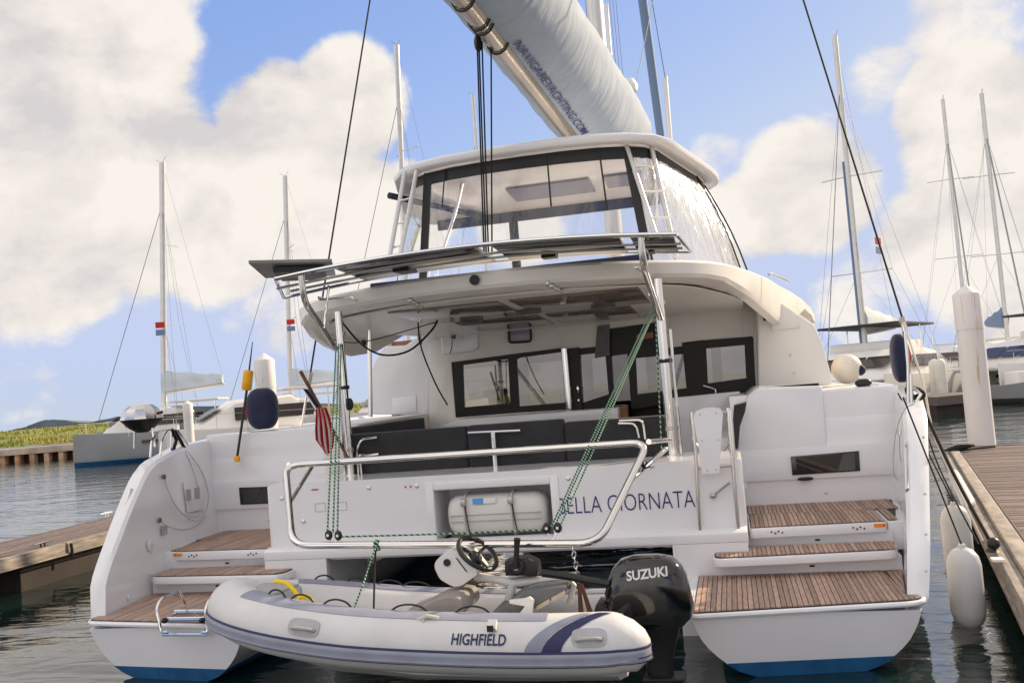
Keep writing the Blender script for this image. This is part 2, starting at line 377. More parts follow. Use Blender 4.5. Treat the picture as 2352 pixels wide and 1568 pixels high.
# ================================================================== setting
# water
def water_mat():
    m_ = bpy.data.materials.new('water'); m_.use_nodes = True; M['water'] = m_; t = m_.node_tree; p = t.nodes['Principled BSDF']
    p.inputs['Base Color'].default_value = (.008, .021, .019, 1); p.inputs['Roughness'].default_value = .03; p.inputs['IOR'].default_value = 1.9
    g = t.nodes.new('ShaderNodeNewGeometry'); prev = None
    for sc, st, s_, d_ in ((.45, (1, 2.2, 1), .26, .20), (1.7, (1, 2.4, 1), .20, .06), (6, (1, 1.6, 1), .10, .02)):
        mp = t.nodes.new('ShaderNodeMapping'); mp.inputs[3].default_value = st; mp.inputs[2].default_value = (0, 0, .2)
        n = t.nodes.new('ShaderNodeTexNoise'); n.inputs['Scale'].default_value = sc; n.inputs['Detail'].default_value = 3; n.inputs['Distortion'].default_value = .6
        b = t.nodes.new('ShaderNodeBump'); b.inputs['Strength'].default_value = s_; b.inputs['Distance'].default_value = d_
        t.links.new(g.outputs['Position'], mp.inputs[0]); t.links.new(mp.outputs[0], n.inputs['Vector']); t.links.new(n.outputs[0], b.inputs['Height'])
        if prev: t.links.new(prev, b.inputs['Normal'])
        prev = b.outputs[0]
    t.links.new(prev, p.inputs['Normal'])
water_mat()
mb = MB(); mb.add([(-2500, -400, -.05), (2500, -400, -.05), (2500, 4000, -.05), (-2500, 4000, -.05)], [(0, 1, 2, 3)])
mk('water', mb, 'water', kind='structure', smooth=0, fix=False)

# shore with seawall, far left
wd_ = V((5.5, 1.85, 0)).normalized(); wn = V((-wd_.y, wd_.x, 0)); w0 = V((-48.7, 49.4, 0))
def shore(u, v, z): return w0 + wd_*u + wn*v + V((0, 0, z))
mb = MB(); rows = []
for v in [1.2, 2, 4, 7, 11, 16, 22, 30, 45, 70, 110, 200]:
    row = []
    for u in range(-60, 141, 4):
        z = .92 + 1.05*(1-math.exp(-v/14)) + (.16*math.sin(u*.31+v*.4)+.12*math.sin(u*.83-v*.23))*min(1, v/8) + .35*math.exp(-((u-12)/7)**2)*math.exp(-((v-24)/10)**2)
        row.append(shore(u, v, z))
    rows.append(row)
mb.loft(rows, False, False); mk('shore_ground', mb, 'grass', kind='structure', smooth=60)
mb = MB()
for i in range(15000):
    v = random.random()**1.6*46+1.6; u = random.uniform(-22, 46)
    z = .90 + 1.05*(1-math.exp(-v/14)) + (.16*math.sin(u*.31+v*.4)+.12*math.sin(u*.83-v*.23))*min(1, v/8) + .35*math.exp(-((u-12)/7)**2)*math.exp(-((v-24)/10)**2)
    h = random.uniform(.10, .38); a = random.uniform(0, 3.14); w = random.uniform(.04, .10); p = shore(u, v, z)
    dx = V((math.cos(a)*w, math.sin(a)*w, 0)); ln = V((random.uniform(-.1, .1), random.uniform(-.1, .1), h))
    mb.add([p-dx, p+dx, p+ln], [(0, 1, 2)])
mk('shore_grass', mb, 'grass_blade', kind='stuff', smooth=0, fix=False, label='rough yellow green grass on the bank above the seawall', cat='grass')
sw = empty('seawall', shore(10, 0, 0), 'tan concrete capped seawall of rusty sheet piling below the grass bank', 'seawall')
mb = MB(); mb.prism([shore(-60, -.35, .48), shore(140, -.35, .48), shore(140, 1.4, .48), shore(-60, 1.4, .48)], (0, 0, .46)); mk('cap', mb, 'seawall', sw, bevel=.03)
mb = MB(); mb.prism([shore(-60, .3, -.6), shore(140, .3, -.6), shore(140, .5, -.6), shore(-60, .5, -.6)], (0, 0, 1.1)); mk('backing', mb, 'rust_dark', sw)
mb = MB(); mb.prism([shore(0, 0, -.5), shore(.1, -.25, -.5), shore(.42, -.25, -.5), shore(.52, 0, -.5), shore(.52, .32, -.5), shore(0, .32, -.5)], (0, 0, .98))
sp = mk('sheet_pile', mb, 'rust', sw); spc = WL[sp]
for i in range(-14, 60):
    if i: share(sp, 'sheet_pile', sw, spc + wd_*(i*1.0))
for i in range(16):
    u = random.uniform(-9, 10); p = shore(u, random.uniform(5, 9), 1.25); mb = MB(); s_ = random.uniform(.12, .3)
    mb.ell(p, s_*1.4, s_, s_*.8, 7, 5); mk('shore_rock', mb, 'rock', smooth=20, label='dark rock lying in the grass above the seawall', cat='rock', group='rocks in the grass of the far bank')
mb = MB(); mb.lathe([(.07, 0), (.07, 1.0), (.04, 1.05)], shore(11.3, 1.0, .92), n=8)
mk('marker_post', mb, 'white_paint', label='short white marker post on the seawall beside the moored shade-greyed bow', cat='post')
for pts in ([(20, 0), (55, 5), (75, 11), (100, 17), (140, 15), (185, 6), (230, 3), (280, 0)], [(180, 0), (220, 6), (270, 12), (330, 17), (420, 22), (520, 18), (640, 12), (800, 0)]):
    mb = MB(); a = []; b = []
    for x, h in crom([(p_[0], p_[1], 0) for p_ in pts], 5) and [(q.x, q.y) for q in crom([(p_[0], p_[1], 0) for p_ in pts], 5)]:
        hy = 989-.079*x; p = atd(x, hy, 1500); p.z = -2; a.append(p); b.append(V((p.x, p.y, max(.5, h*1500/F+2+random.uniform(-.6, .6)))))
    back = [p+V((-60, 250, 0)) for p in a]
    mb.loft([a, b, back], False, False); mk('hill', mb, 'hill', kind='structure', smooth=60)

# right dock
dkr = empty('dock', (0, 0, 0), 'weathered plank dock along the starboard side with a heavy edge timber', 'dock')
Z0 = .5
mb = MB(); mb.box(-1.55, 1.55, -.068, .068, -.02, .02); pl = mk('plank', mb, 'dock_wood', dkr, bevel=.006, bseg=1)
pl.location = (1.84, -4, Z0-.02); n_ = 0
for i in range(1, 113):
    o = share(pl, 'plank', dkr, (1.84+random.uniform(-.01, .01), -4+i*.1445, Z0-.02+random.uniform(-.004, .004))); o.rotation_euler.z = random.uniform(-.003, .003)
mb = MB(); mb.box(0, .10, -14, 12.3, .21, .49); mb.box(-.012, .02, -14, 12.3, .25, .31); mk('fascia_board', mb, 'dock_edge', dkr, bevel=.015)
mb = MB(); mb.box(.105, .255, -14, 12.3, .37, .54); mk('edge_timber', mb, 'dock_edge', dkr, bevel=.02)
mb = MB(); mb.box(.27, .292, -14, 12.3, .45, .522); mk('kick_strip', mb, 'dock_wood', dkr)
mb = MB()
for x in (.4, 1.6, 3.1): mb.box(x, x+.12, -5, 12.2, .2, .45)
mk('joist', mb, 'dock_dark', dkr)
mb = MB(); mb.box(.5, 3.2, -14, 12, -.4, .19); mk('float', mb, 'dock_dark', dkr)
mb = MB(); mb.box(.3, 3.39, -14, -4.1, .44, .49); mk('rear_decking', mb, 'dock_wood', dkr)
mb = MB(); mb.box(.45, 3.39, 12.24, 12.34, .2, .512); mk('end_board', mb, 'dock_wood', dkr)
dkr.location = (4.23, 0, 0); dkr.rotation_euler.z = -math.atan(.162)
def dk(x, y, z=Z0): return dkr.matrix_basis @ V((x, y, z))
bpy.context.view_layer.update()
def piling(name, base, top, r, label, lean=0, mt='piling'):
    t = empty(name, (base.x, base.y, 0), label, 'piling'); h = top
    mb = MB(); mb.lathe([(r, -1), (r, h-.72*r/.21)], (base.x, base.y, 0), n=24); mk('sleeve', mb, mt, t)
    mb = MB(); k = r/.21; mb.lathe([(r*1.04, h-.75*k), (r*1.04, h-.17*k), (r*1.0, h-.15*k), (.01, h)], (base.x, base.y, 0), n=24); mk('cap', mb, mt, t, smooth=25)
    return t
p = at(2262, 1021, Z=.5) + V((.02, .3, 0)); piling('piling', p, at(2240, 652, Y=p.y).z, .25, 'tall rust streaked white piling at the end of the plank dock')
# left finger dock
dl = empty('dock', (-8.4, 3, 0), 'low weathered finger dock with pale edge beam off the port side', 'dock')
x = -9.2
for i in range(10):
    for (y0, y1) in ((-6, .6), (.61, 4.7), (4.71, 9.0)):
        mb = MB(); mb.box(x+.004, x+.141, y0+.004, y1, Z0-.045, Z0+random.uniform(-.004, .004)); mk('plank', mb, 'dock_wood', dl, bevel=.005, bseg=1)
    x += .145
M['dock_wood_y'] = M['dock_wood'].copy()
for nn in M['dock_wood_y'].node_tree.nodes:
    if nn.type == 'MAPPING': nn.inputs[3].default_value = (9, 1.2, 9)
for o in dl.children: o.data.materials[0] = M['dock_wood_y']
for (y0, y1) in ((-6, 4.82), (4.86, 9.0)):
    mb = MB(); mb.box(-7.74, -7.65, y0, y1, .345, .505); mk('edge_beam', mb, 'dock_edge', dl, bevel=.012)
mb = MB(); mb.box(-7.645, -7.63, -6, 9.0, .325, .348); mk('rub_strip', mb, 'dock_edge', dl)
mb = MB(); mb.box(-9.1, -7.8, 4.05, 8.8, -.5, .34); mk('float', mb, 'dock_dark', dl)
mb = MB(); mb.box(-9.22, -9.15, -6, 9.0, .3, .46); mk('back_beam', mb, 'dock_dark', dl)
mb = MB(); mb.lathe([(.10, -1), (.10, .34)], (-7.78, 3.45, 0), n=10); mk('support_post', mb, 'dock_edge', dl)
def cleat(parent, c, d=(0, 1, 0), L_=.13, mt='black'):
    c = V(c); d = V(d); mb = MB(); mb.tube([c+d*-L_+V((0, 0, .06)), c+d*-.04+V((0, 0, .065)), c+d*.04+V((0, 0, .065)), c+d*L_+V((0, 0, .06))], [.008, .014, .014, .008], 8)
    for s_ in (-.04, .04): mb.tube([c+d*s_, c+d*s_+V((0, 0, .065))], .012, 8)
    return mk('cleat', mb, mt, parent)
cleat(dl, at(105, 1255, Z=Z0)+V((-.05, 0, 0)), (0, 1, 0), .19)
cleat(dl, at(240, 1188, Z=Z0)+V((-.1, .2, 0)), (0, 1, 0), .17, 'white_paint')
mb = MB(); p = at(161, 1262, X=-7.63); mb.tube([p+V((.02, 0, .10)), p+V((.025, .01, 0)), p+V((.02, .02, -.12))], .022, 8); mk('chafe_strap', mb, 'black', dl)

# ================================================================== catamaran
CT = empty('catamaran', (0, 6, 0), 'large white sailing catamaran seen from astern with open teak stern steps', 'catamaran')
def xin(Y): return 3.47+.13*min(Y, 3.0) if Y < 7 else 3.86-(Y-7)**2*.025
def sgn(mbf, name, mt, **k):
    """build for starboard (+1) and port (-1)"""
    return [mk(name, mbf(s), mt, CT, **k) for s in (1, -1)]
# hull bodies
def on_transom(px, py):
    Y = -.1
    for _ in range(12): q = at(px, py, Y=Y); Y = -.25+.15*(q.x-1.9) + (.47-q.z)*.22
    return (q.x, q.z)
TR = [on_transom(*q) for q in ((1586, 1410), (1593, 1432), (1602, 1452), (1613, 1471), (1628, 1489), (1648, 1507), (1668, 1522), (1700, 1540))]
TR += [(2.48, -.10), (2.72, -.13), (2.95, -.10)]
TR += [on_transom(*q) for q in ((2008, 1532), (2035, 1519), (2056, 1504), (2076, 1485), (2091, 1467), (2103, 1445), (2111, 1425), (2117, 1400))]
NI = 7   # the first NI and last NI points stand above the boot line
def hull(s, zlo=None, zhi=None):
    rings = []
    for Y, fi, fo, dp in ((0, 0, 0, 0), (1.3, -.14, .22, .05), (3.5, -.18, .42, .25), (7, -.12, .42, .4), (10, .15, .2, .4), (12.3, .55, -.25, .35), (13.4, .72, -.62, .1)):
        ring = []
        for X, Z in TR:
            k = (X-1.88)/(3.55-1.88); x_ = X + fi*(1-k) + fo*k
            z_ = Z - (dp if Z < .03 else 0)*1.0
            y_ = Y if Y else (-.25+.15*(X-1.9)) + (.47-Z)*.22
            ring.append(V((s*x_, y_, z_)))
        rings.append(ring)
    mb = MB(); mb.loft(rings); return mb
hulls = sgn(hull, 'hull', 'gelcoat', smooth=30)
# antifouling: painted skin just outside the hull below the boot line
def anti(s):
    poly = TR[NI-1:len(TR)-5]
    rings = []
    for Y, fi, fo, dp in ((-.006, 0, 0, 0), (1.3, -.14, .22, .05), (3.5, -.18, .42, .25), (7, -.12, .42, .4), (10, .15, .2, .4)):
        ring = []
        for X, Z in poly:
            k = (X-1.88)/(3.55-1.88); x_ = X + fi*(1-k) + fo*k; z_ = Z-(dp if Z < .03 else 0)-.004
            c = (X-2.7)*.006
            y_ = Y if Y > 0 else (-.25+.15*(X-1.9)) + (.47-Z)*.22-.006
            ring.append(V((s*(x_+c), y_, z_)))
        rings.append(ring)
    mb = MB(); mb.loft(rings); return mb
for s, h in ((1, hulls[0]), (-1, hulls[1])): mk('antifouling', anti(s), 'antifoul', h, smooth=30)
# platform rim (a little proud lip round the teak)
def rim(s):
    mb = MB(); pts = [(1.885, .9), (1.885, -.255), (2.7, -.135), (3.5, -.012), (3.585, .05), (3.62, .22)]
    P = [V((s*x_, y_, .455)) for x_, y_ in pts]; mb.tube(fil(P, .05, 4), .022, 8); return mb
for s, h in ((1, hulls[0]), (-1, hulls[1])): mk('platform_rim', rim(s), 'gelcoat', h)
# topsides with the stern quarter cut down in a curve
PROF = []
for px, py in [(242, 1410), (242, 1375), (242, 1339), (248, 1312), (257, 1285), (267, 1258), (277, 1232), (288, 1202), (300, 1172), (316, 1133), (333, 1095), (343, 1078), (353, 1065), (364, 1056), (377, 1049)]:
    d = ray(px, py); t = (-3.415-.13*CAM.y-CAM.x-.11*CAM.z)/(d.x+.13*d.y+.11*d.z); p = CAM+d*t; PROF.append((p.y, p.z))
PROF += [(2.3, 1.93), (3.4, 1.97), (5, 2.0), (8, 2.02), (11, 2.08), (13.2, 2.15)]
def tops(s):
    rings = []
    for i, (Y, Z) in enumerate(PROF):
        xi = xin(Y); th = .155 + .05*min(1, (Z-.49)/1.3)
        if Y > 7: th = .2
        zl = .40 if Y < 1 else .2
        rd = .035
        fl = .11*max(0, Z-.5); xt = xi+fl
        rings.append([V((s*xi, Y, zl)), V((s*xt, Y, max(zl+.01, Z-rd))), V((s*(xt+rd), Y, Z)), V((s*(xt+th-rd), Y, Z)), V((s*(xt+th), Y, max(zl+.01, Z-rd))), V((s*(xi+th-.03), Y, zl))])
    mb = MB(); mb.loft(rings); return mb
tp = sgn(tops, 'topside', 'gelcoat', smooth=40)
# teak: panels with one object for each plank
def planks(parent, name, x0, x1, yf, yb, z, s, w=.0405, gap=.006, mirror_from=None):
    n = int(round((x1-x0)/w)); w = (x1-x0)/n
    for i in range(n):
        a = x0+i*w+gap/2; b = x0+(i+1)*w-gap/2
        f0, f1, b0, b1 = yf(a), yf(b), yb(a), yb(b)
        if b0-f0 < .02: continue
        mb = MB(); P = [(a, f0), (b, f1), (b, b1), (a, b0)]
        if s < 0: P = [(-x_, y_) for x_, y_ in P]
        mb.prism([V((x_, y_, z)) for x_, y_ in P], (0, 0, .008)); mk(name, mb, 'teak', parent, smooth=0)
def panel(name, poly, z, s, parent, mt='caulk', th=.006, bevel=0):
    mb = MB(); mb.prism([V((s*x_, y_, z)) for x_, y_ in poly], (0, 0, th)); return mk(name, mb, mt, parent, smooth=0, bevel=bevel)
yfd = lambda x: -.235+.15*(x-1.9)
for s, h in ((1, hulls[0]), (-1, hulls[1])):
    pf = panel('swim_platform', [(1.9, -.235), (3.545, .012), (3.575, .06), (3.575, .15), (3.46, .16), (3.60, 1.10), (1.9, 1.10)], .472, s, CT)
    planks(pf, 'teak_plank', 1.905, 3.57, lambda x: yfd(x)+.012+max(0, (x-3.50))*.5, lambda x: 1.07 if x < 3.475 else (.145 if x > 3.47 else 1.07), .4785, s)
    planks(pf, 'teak_plank', 3.475, 3.60, lambda x: max(.17, (x-3.47)/.13+.06), lambda x: 1.07, .4785, s)
    # second step
    st = MB(); poly = fil([V((s*2.04, 1.34, .598)), V((s*2.04, .835, .598)), V((s*3.58, .955, .598)), V((s*3.62, 1.34, .598))], .13, 6)
    st.prism(poly, (0, 0, .072)); so_ = mk('step', st, 'gelcoat', CT, bevel=.012)
    pn = MB(); poly = fil([V((s*2.055, 1.34, .6702)), V((s*2.055, .86, .6702)), V((s*3.57, .975, .6702)), V((s*3.60, 1.34, .6702))], .11, 6)
    pn.prism(poly, (0, 0, .004)); mk('caulk_panel', pn, 'caulk', so_, smooth=0)
    planks(so_, 'teak_plank', 2.065, 3.585, lambda x: .872+.076*(x-2.06)+(max(0, .10-(x-2.065))**2)*9, lambda x: 1.345, .675, s)
    mb = MB(); mb.box(min(s*2.06, s*3.62), max(s*2.06, s*3.62), 1.08, 1.5, .44, .60); mk('riser', mb, 'gelcoat', CT)
    # locker with hinged lid
    mb = MB(); mb.box(min(s*2.365, s*3.62), max(s*2.365, s*3.62), 1.44, 2.25, .60, .76); mb.box(min(s*3.585, s*3.8), max(s*3.585, s*3.8), 1.46, 2.9, .58, .834); mb.box(min(s*2.3, s*3.9), max(s*2.3, s*3.9), 2.2, 2.9, .5, .834)
    lk = mk('locker', mb, 'gelcoat', CT, bevel=.008)
    mb = MB(); mb.prism(fil([V((s*2.375, 2.17, .752)), V((s*2.375, 1.325, .752)), V((s*3.575, 1.395, .752)), V((s*3.575, 2.17, .752))], .05, 4), (0, 0, .09)); ld = mk('locker_lid', mb, 'gelcoat', CT, bevel=.012)
    panel('caulk_panel', [(2.39, 1.35), (3.56, 1.415), (3.56, 2.15), (2.39, 2.15)], .842, s, ld, th=.003)
    planks(ld, 'teak_plank', 2.395, 3.555, lambda x: 1.36+.055*(x-2.39), lambda x: 2.14 - (max(0, .09-(x-2.395)) + max(0, .09-(3.555-x)))*.9, .8455, s)
    panel('teak_base', [(2.38, 2.19), (3.77, 2.19), (3.84, 2.84), (2.38, 2.84)], .8345, s, lk, th=.003)
    planks(lk, 'teak_plank', 2.385, 3.80, lambda x: 2.2, lambda x: 2.84, .838, s)
    panel('teak_base', [(3.60, 1.5), (3.66, 1.5), (3.77, 2.17), (3.60, 2.17)], .8345, s, lk, th=.003)
    planks(lk, 'teak_plank', 3.605, 3.685, lambda x: 1.52, lambda x: 2.17, .838, s)
    # vents, lights and warning sticker on the locker front
    for xc in (2.62, 3.33):
        for k, (dx, dz) in enumerate(((-.05, .006), (-.017, -.008), (.012, .008), (.045, -.006))):
            yq = 1.325+.07/1.2*(xc+dx-2.375)-.003
            mb = MB(); mb.disc((s*(xc+dx), yq, .80+dz), (0, -1, .05), .008, .004, 10); mk('vent_hole', mb, 'black', ld)
    mb = MB(); mb.box(min(s*3.46, s*3.56), max(s*3.46, s*3.56), 1.378, 1.384, .803, .83); mk('warning_sticker', mb, 'orange', ld, smooth=0)
    mb = MB(); mb.box(min(s*3.535, s*3.545), max(s*3.535, s*3.545), 1.376, 1.379, .81, .822); mk('warning_mark', mb, 'black', ld, smooth=0)
    for (x_, y_, z_) in ((2.97, 1.436, .70), (2.88, 1.078, .54)):
        mb = MB(); mb.ell((s*x_, y_, z_), .026, .006, .010, 12, 6); mk('step_light', mb, 'black', CT)
# bulkhead behind the stairs with the small dark window
BP = [(2.84, .82), (2.845, 1.09), (2.825, 1.115), (2.835, 1.41), (2.855, 1.44), (2.90, 1.70), (2.91, 1.72), (2.92, 1.97), (2.97, 2.01), (3.4, 2.01)]
def bulk(s):
    rings = [[V((s*x_, y_, z_)) for y_, z_ in crom([(0, a, b) for a, b in BP], 3) and [(q.y, q.z) for q in crom([(0, a, b) for a, b in BP], 3)]] for x_ in (2.3, 2.6, 3.0, 3.4, 4.02)]
    mb = MB(); mb.loft(rings, False, False); mb.box(min(s*2.3, s*3.92), max(s*2.3, s*4.02), 3.3, 3.34, .5, 2.0); return mb
bks = sgn(bulk, 'stern_bulkhead', 'gelcoat', smooth=50)
for s, b in ((1, bks[0]), (-1, bks[1])):
    P = [at(*q, Y=2.812) for q in ((1816, 1048), (1973, 1035), (1976, 1081), (1820, 1091))]
    if s < 0: P = [V((-q.x, q.y, q.z)) for q in P]
    mb = MB(); mb.prism([q for q in P], (0, .02, 0)); w = mk('window', mb, 'black_gloss', b, bevel=.004)
    c = sum(P, V())/4; Q = [c+(q-c)*.86 for q in P]
    mb = MB(); mb.prism([q+V((0, -.003, 0)) for q in Q], (0, .004, 0)); mk('pane', mb, 'glass_dark', w, smooth=0)
    mb = MB(); q = at(1850, 1099, Y=2.80); mb.ell((s*q.x, q.y, q.z), .085, .012, .022, 14, 6); mk('handhold', mb, 'black', b)
    mb = MB(); q = at(1897, 1132, Y=2.86); mb.ell((s*q.x, q.y-.01, q.z), .03, .012, .012, 12, 6); mk('courtesy_light', mb, 'steel_dull', b)
# raised cockpit side block (starboard) and side decks
mb = MB(); mb.prism([V((2.30, 2.835, 1.2)), V((3.27, 2.835, 1.2)), V((3.27, 2.89, 2.06)), V((2.60, 2.89, 2.09)), V((2.48, 2.87, 2.0)), V((2.36, 2.85, 1.55))], (0, 1.9, 0)); mk('cockpit_coaming', mb, 'gelcoat', CT, bevel=.035, bseg=3)
mb = MB(); mb.box(2.68, 3.25, 3.02, 3.10, 2.062, 2.088); cg = mk('gutter_rail', mb, 'dark_trim', CT, bevel=.01)
mb = MB(); mb.prism([V((-2.50, 3.0, 1.3)), V((-3.27, 3.0, 1.3)), V((-3.27, 3.05, 1.97)), V((-2.60, 3.05, 1.99)), V((-2.5, 3.0, 1.7))], (0, 1.9, 0)); mk('cockpit_coaming', mb, 'gelcoat', CT, bevel=.035, bseg=3)
for s in (1, -1):
    mb = MB(); mb.box(min(s*2.3, s*3.9), max(s*2.3, s*3.9), 3.06, 12, 1.6, 1.99); mk('side_deck', mb, 'nonskid', CT)
    mb = MB(); mb.box(min(s*2.22, s*2.365), max(s*2.22, s*2.365), 1.26, 2.95, .70, 1.49); mk('stair_side', mb, 'gelcoat', CT, bevel=.02)
mb = MB(); q = at(1945, 880, Y=3.25); mb.ell((q.x+.17, q.y, q.z-.01), .09, .05, .05, 16, 8); mk('deck_hatch_cover', mb, 'black', CT)
# handles on the quarters
for s in (1, -1):
    a = V((s*3.70, .93, 1.50)); b = V((s*3.63, .57, 1.12))
    if s > 0: a = at(2083, 1022, Y=.80); b = at(2085, 1128, Y=.46)
    else:
        def hq(px, py): d = ray(px, py); t = (-3.505-.13*CAM.y-CAM.x-.11*CAM.z)/(d.x+.13*d.y+.11*d.z); return CAM+d*t
        a = hq(309, 1127); b = hq(273, 1243)
    o_ = V((0, -.06, .03)); mb = MB(); mb.tube(fil([a+V((0, .03, -.01)), a+o_, b+o_, b+V((0, .04, 0))], .03, 4), .0125, 8); mk('grab_handle', mb, 'steel', tp[0] if s > 0 else tp[1])
for zz, yy in ((1.62, .75), (1.2, .45), (.92, .25), (.66, .165)):
    mb = MB(); mb.disc((xin(yy)+.13+.11*(zz-.5), yy-.03, zz), (0, -1, .2), .010, .02, 8); mk('deck_plug', mb, 'steel_dull', tp[0])
# bridge deck, transom, tunnel
mb = MB()
for s in (1, -1): mb.box(min(s*.58, s*2.33), max(s*.58, s*2.33), 1.25, 1.9, .86, 1.5)
mb.box(-.58, .58, 1.25, 1.9, 1.355, 1.5); mb.box(-.58, .58, 1.25, 1.9, .80, .838); mb.box(-.6, .6, 1.75, 1.92, .8, 1.4)
ts = mk('transom', mb, 'gelcoat', CT, smooth=0)
mb = MB()
for (x0, x1, z0, z1) in ((-.66, -.585, .80, 1.43), (.585, .66, .80, 1.43), (-.584, .584, 1.36, 1.43)): mb.box(x0, x1, 1.238, 1.252, z0, z1)
mk('recess_trim', mb, 'gelcoat', ts, bevel=.004)
mb = MB(); mb.prism([V((-2.36, 1.10, .765)), V((-2.36, 1.27, .765)), V((-2.36, 1.27, .888)), V((-2.36, 1.14, .87)), V((-2.36, 1.10, .85))], (4.72, 0, 0)); mk('transom_beam', mb, 'gelcoat', CT, bevel=.01)
for s in (1, -1):
    mb = MB(); mb.box(min(s*1.715, s*2.355), max(s*1.715, s*2.355), 1.103, 2.2, -.1, .764); mk('hull_block', mb, 'gelcoat', CT)
    mb = MB(); mb.box(min(s*1.69, s*1.714), max(s*1.69, s*1.714), 1.095, 1.16, .25, .764); mk('tunnel_trim', mb, 'gelcoat', CT)
mb = MB(); mb.prism([V((-1.713, 1.17, .74)), V((-1.713, 1.9, .70)), V((-1.713, 11, .78)), V((-1.713, 11, 1.05)), V((-1.713, 1.17, .76))], (3.426, 0, 0)); mk('bridge_deck', mb, 'gelcoat', CT, smooth=0)
mb = MB(); mb.box(-1.9, 1.9, 10.5, 10.7, .22, 1.2); mk('tunnel_shade_wall', mb, 'dark_trim', CT)  # added dark wall closing the tunnel so its inside reads as shade
mb = MB(); mb.box(-2.35, 2.35, 1.9, 2.3, .9, 1.497); mk('aft_bench_base', mb, 'gelcoat', CT)
mb = MB(); mb.box(-2.4, 2.4, 2.3, 5.5, 1.0, 1.1); mk('cockpit_sole', mb, 'nonskid', CT)
for x_, z_ in ((-1.98, 1.12), (-1.25, 1.42), (-.75, 1.41), (.76, 1.40), (-2.2, 1.36), (1.55, 1.47)):
    mb = MB(); mb.lathe([(.020, 0), (.020, .008), (.012, .012), (.012, .004)], (x_, 1.25, z_), (0, -1, 0), 12); mk('vent_cap', mb, 'steel', ts)
mb = MB(); mb.ell((-1.83, 1.248, 1.43), .045, .004, .009, 12, 4); mk('red_reflector', mb, 'red', ts)
for k in (0, 1): mb = MB(); mb.box(-.875+k*.055, -.86+k*.055, 1.246, 1.249, 1.395, 1.415); mk('red_mark', mb, 'red', ts, smooth=0)
for x0, x1 in ((-1.84, -1.73), (-1.60, -1.5)):
    mb = MB(); mb.tube([V((x0, 1.248, 1.21)), V((x1, 1.248, 1.21)), V((x1, 1.248, 1.29)), V((x0, 1.248, 1.29))], .003, 4, True); mk('label_outline', mb, 'grey_plastic', ts, smooth=0)
# boat name
o0 = at(1283, 1181, Y=1.245); o1 = at(1597, 1160, Y=1.245)
text('boat_name', 'BELLA GIORNATA', lambda x, y: V((o0.x+x, 1.245, o0.z+.0+x*((o1.z-o0.z)/(o1.x-o0.x))*.35+y)), .155, 'navy_print', ts, width=o1.x-o0.x, offset=-.012)
# posts for the roof
for s in (1, -1):
    mb = MB(); r_ = .047 if s > 0 else .04
    mb.tube([V((s*1.71, 1.9, 1.49)), V((s*1.71, 1.86, 3.26))], r_, 14); mb.lathe([(r_+.03, 0), (r_+.03, .012)], (s*1.71, 1.9, 1.497), n=14); po = mk('roof_post', mb, 'steel', CT)
    mb = MB(); mb.tube([V((s*1.79, 1.93, 1.5)), V((s*1.79, 1.90, 2.75))], .016, 8); mk('rail_tube', mb, 'steel', po)
    for z_ in (1.75, 2.42, 3.0): mb = MB(); mb.lathe([(r_+.012, 0), (r_+.012, .04)], (s*1.71, 1.89, z_), n=14); mk('clamp', mb, 'steel_dull' if z_ != 2.42 else 'black', po)
for (a, b) in ((at(848, 758, Y=3.4), at(851, 957, Y=3.4)), (at(958, 738, Y=4.6), at(966, 790, Y=4.6))):
    mb = MB(); mb.tube([b, a], .028, 10); mk('roof_post', mb, 'steel', CT)

# ---- cockpit seats and saloon
def coam(s):
    mb = MB(); mb.prism([V((s*1.92, 2.55, 1.2)), V((s*1.92, 2.55, 1.93)), V((s*1.92, 2.75, 2.02)), V((s*1.92, 5.3, 2.04)), V((s*1.92, 5.3, 1.2))], (s*.40, 0, 0)); return mb
mk('side_seat_wall', coam(-1), 'gelcoat_warmlit', CT, bevel=.03, bseg=3)
mb = MB(); mb.box(1.95, 2.3, 2.6, 5.2, 1.1, 1.6); mk('side_seat_wall', mb, 'gelcoat', CT, bevel=.03)
CUSH = 'charcoal cushions of the cockpit seating'
def cushion(x0, x1, y0, y1, z0, z1, label):
    mb = MB(); mb.box(x0, x1, y0, y1, z0, z1); mk('seat_cushion', mb, 'black_fabric', bevel=.035, bseg=3, label=label, cat='cushion', group=CUSH)
cushion(-1.75, -.42, 1.98, 2.14, 1.485, 1.93, 'charcoal backrest cushion behind the port end of the stern rail')
cushion(-.41, .62, 1.98, 2.14, 1.485, 1.935, 'charcoal backrest cushion behind the centre post of the stern rail')
cushion(.63, 1.66, 1.98, 2.14, 1.485, 1.90, 'charcoal backrest cushion at the starboard end of the stern bench')
cushion(-1.90, -1.74, 2.2, 4.6, 1.50, 2.0, 'charcoal backrest cushion along the port side of the cockpit')
mb = MB(); P = [at(q[0], q[1], Y=2.35) for q in ((1686, 930), (1716, 922), (1712, 945), (1700, 980), (1693, 1055), (1676, 1060))]
mb.prism(P, (0, .3, 0)); mk('seat_cushion', mb, 'black_fabric', bevel=.02, label='bent charcoal cushion showing beside the folded gangway', cat='cushion', group=CUSH)
mb = MB(); mb.box(-1.74, 1.7, 2.33, 2.95, 1.1, 1.45); mk('bench', mb, 'gelcoat', CT, bevel=.02)
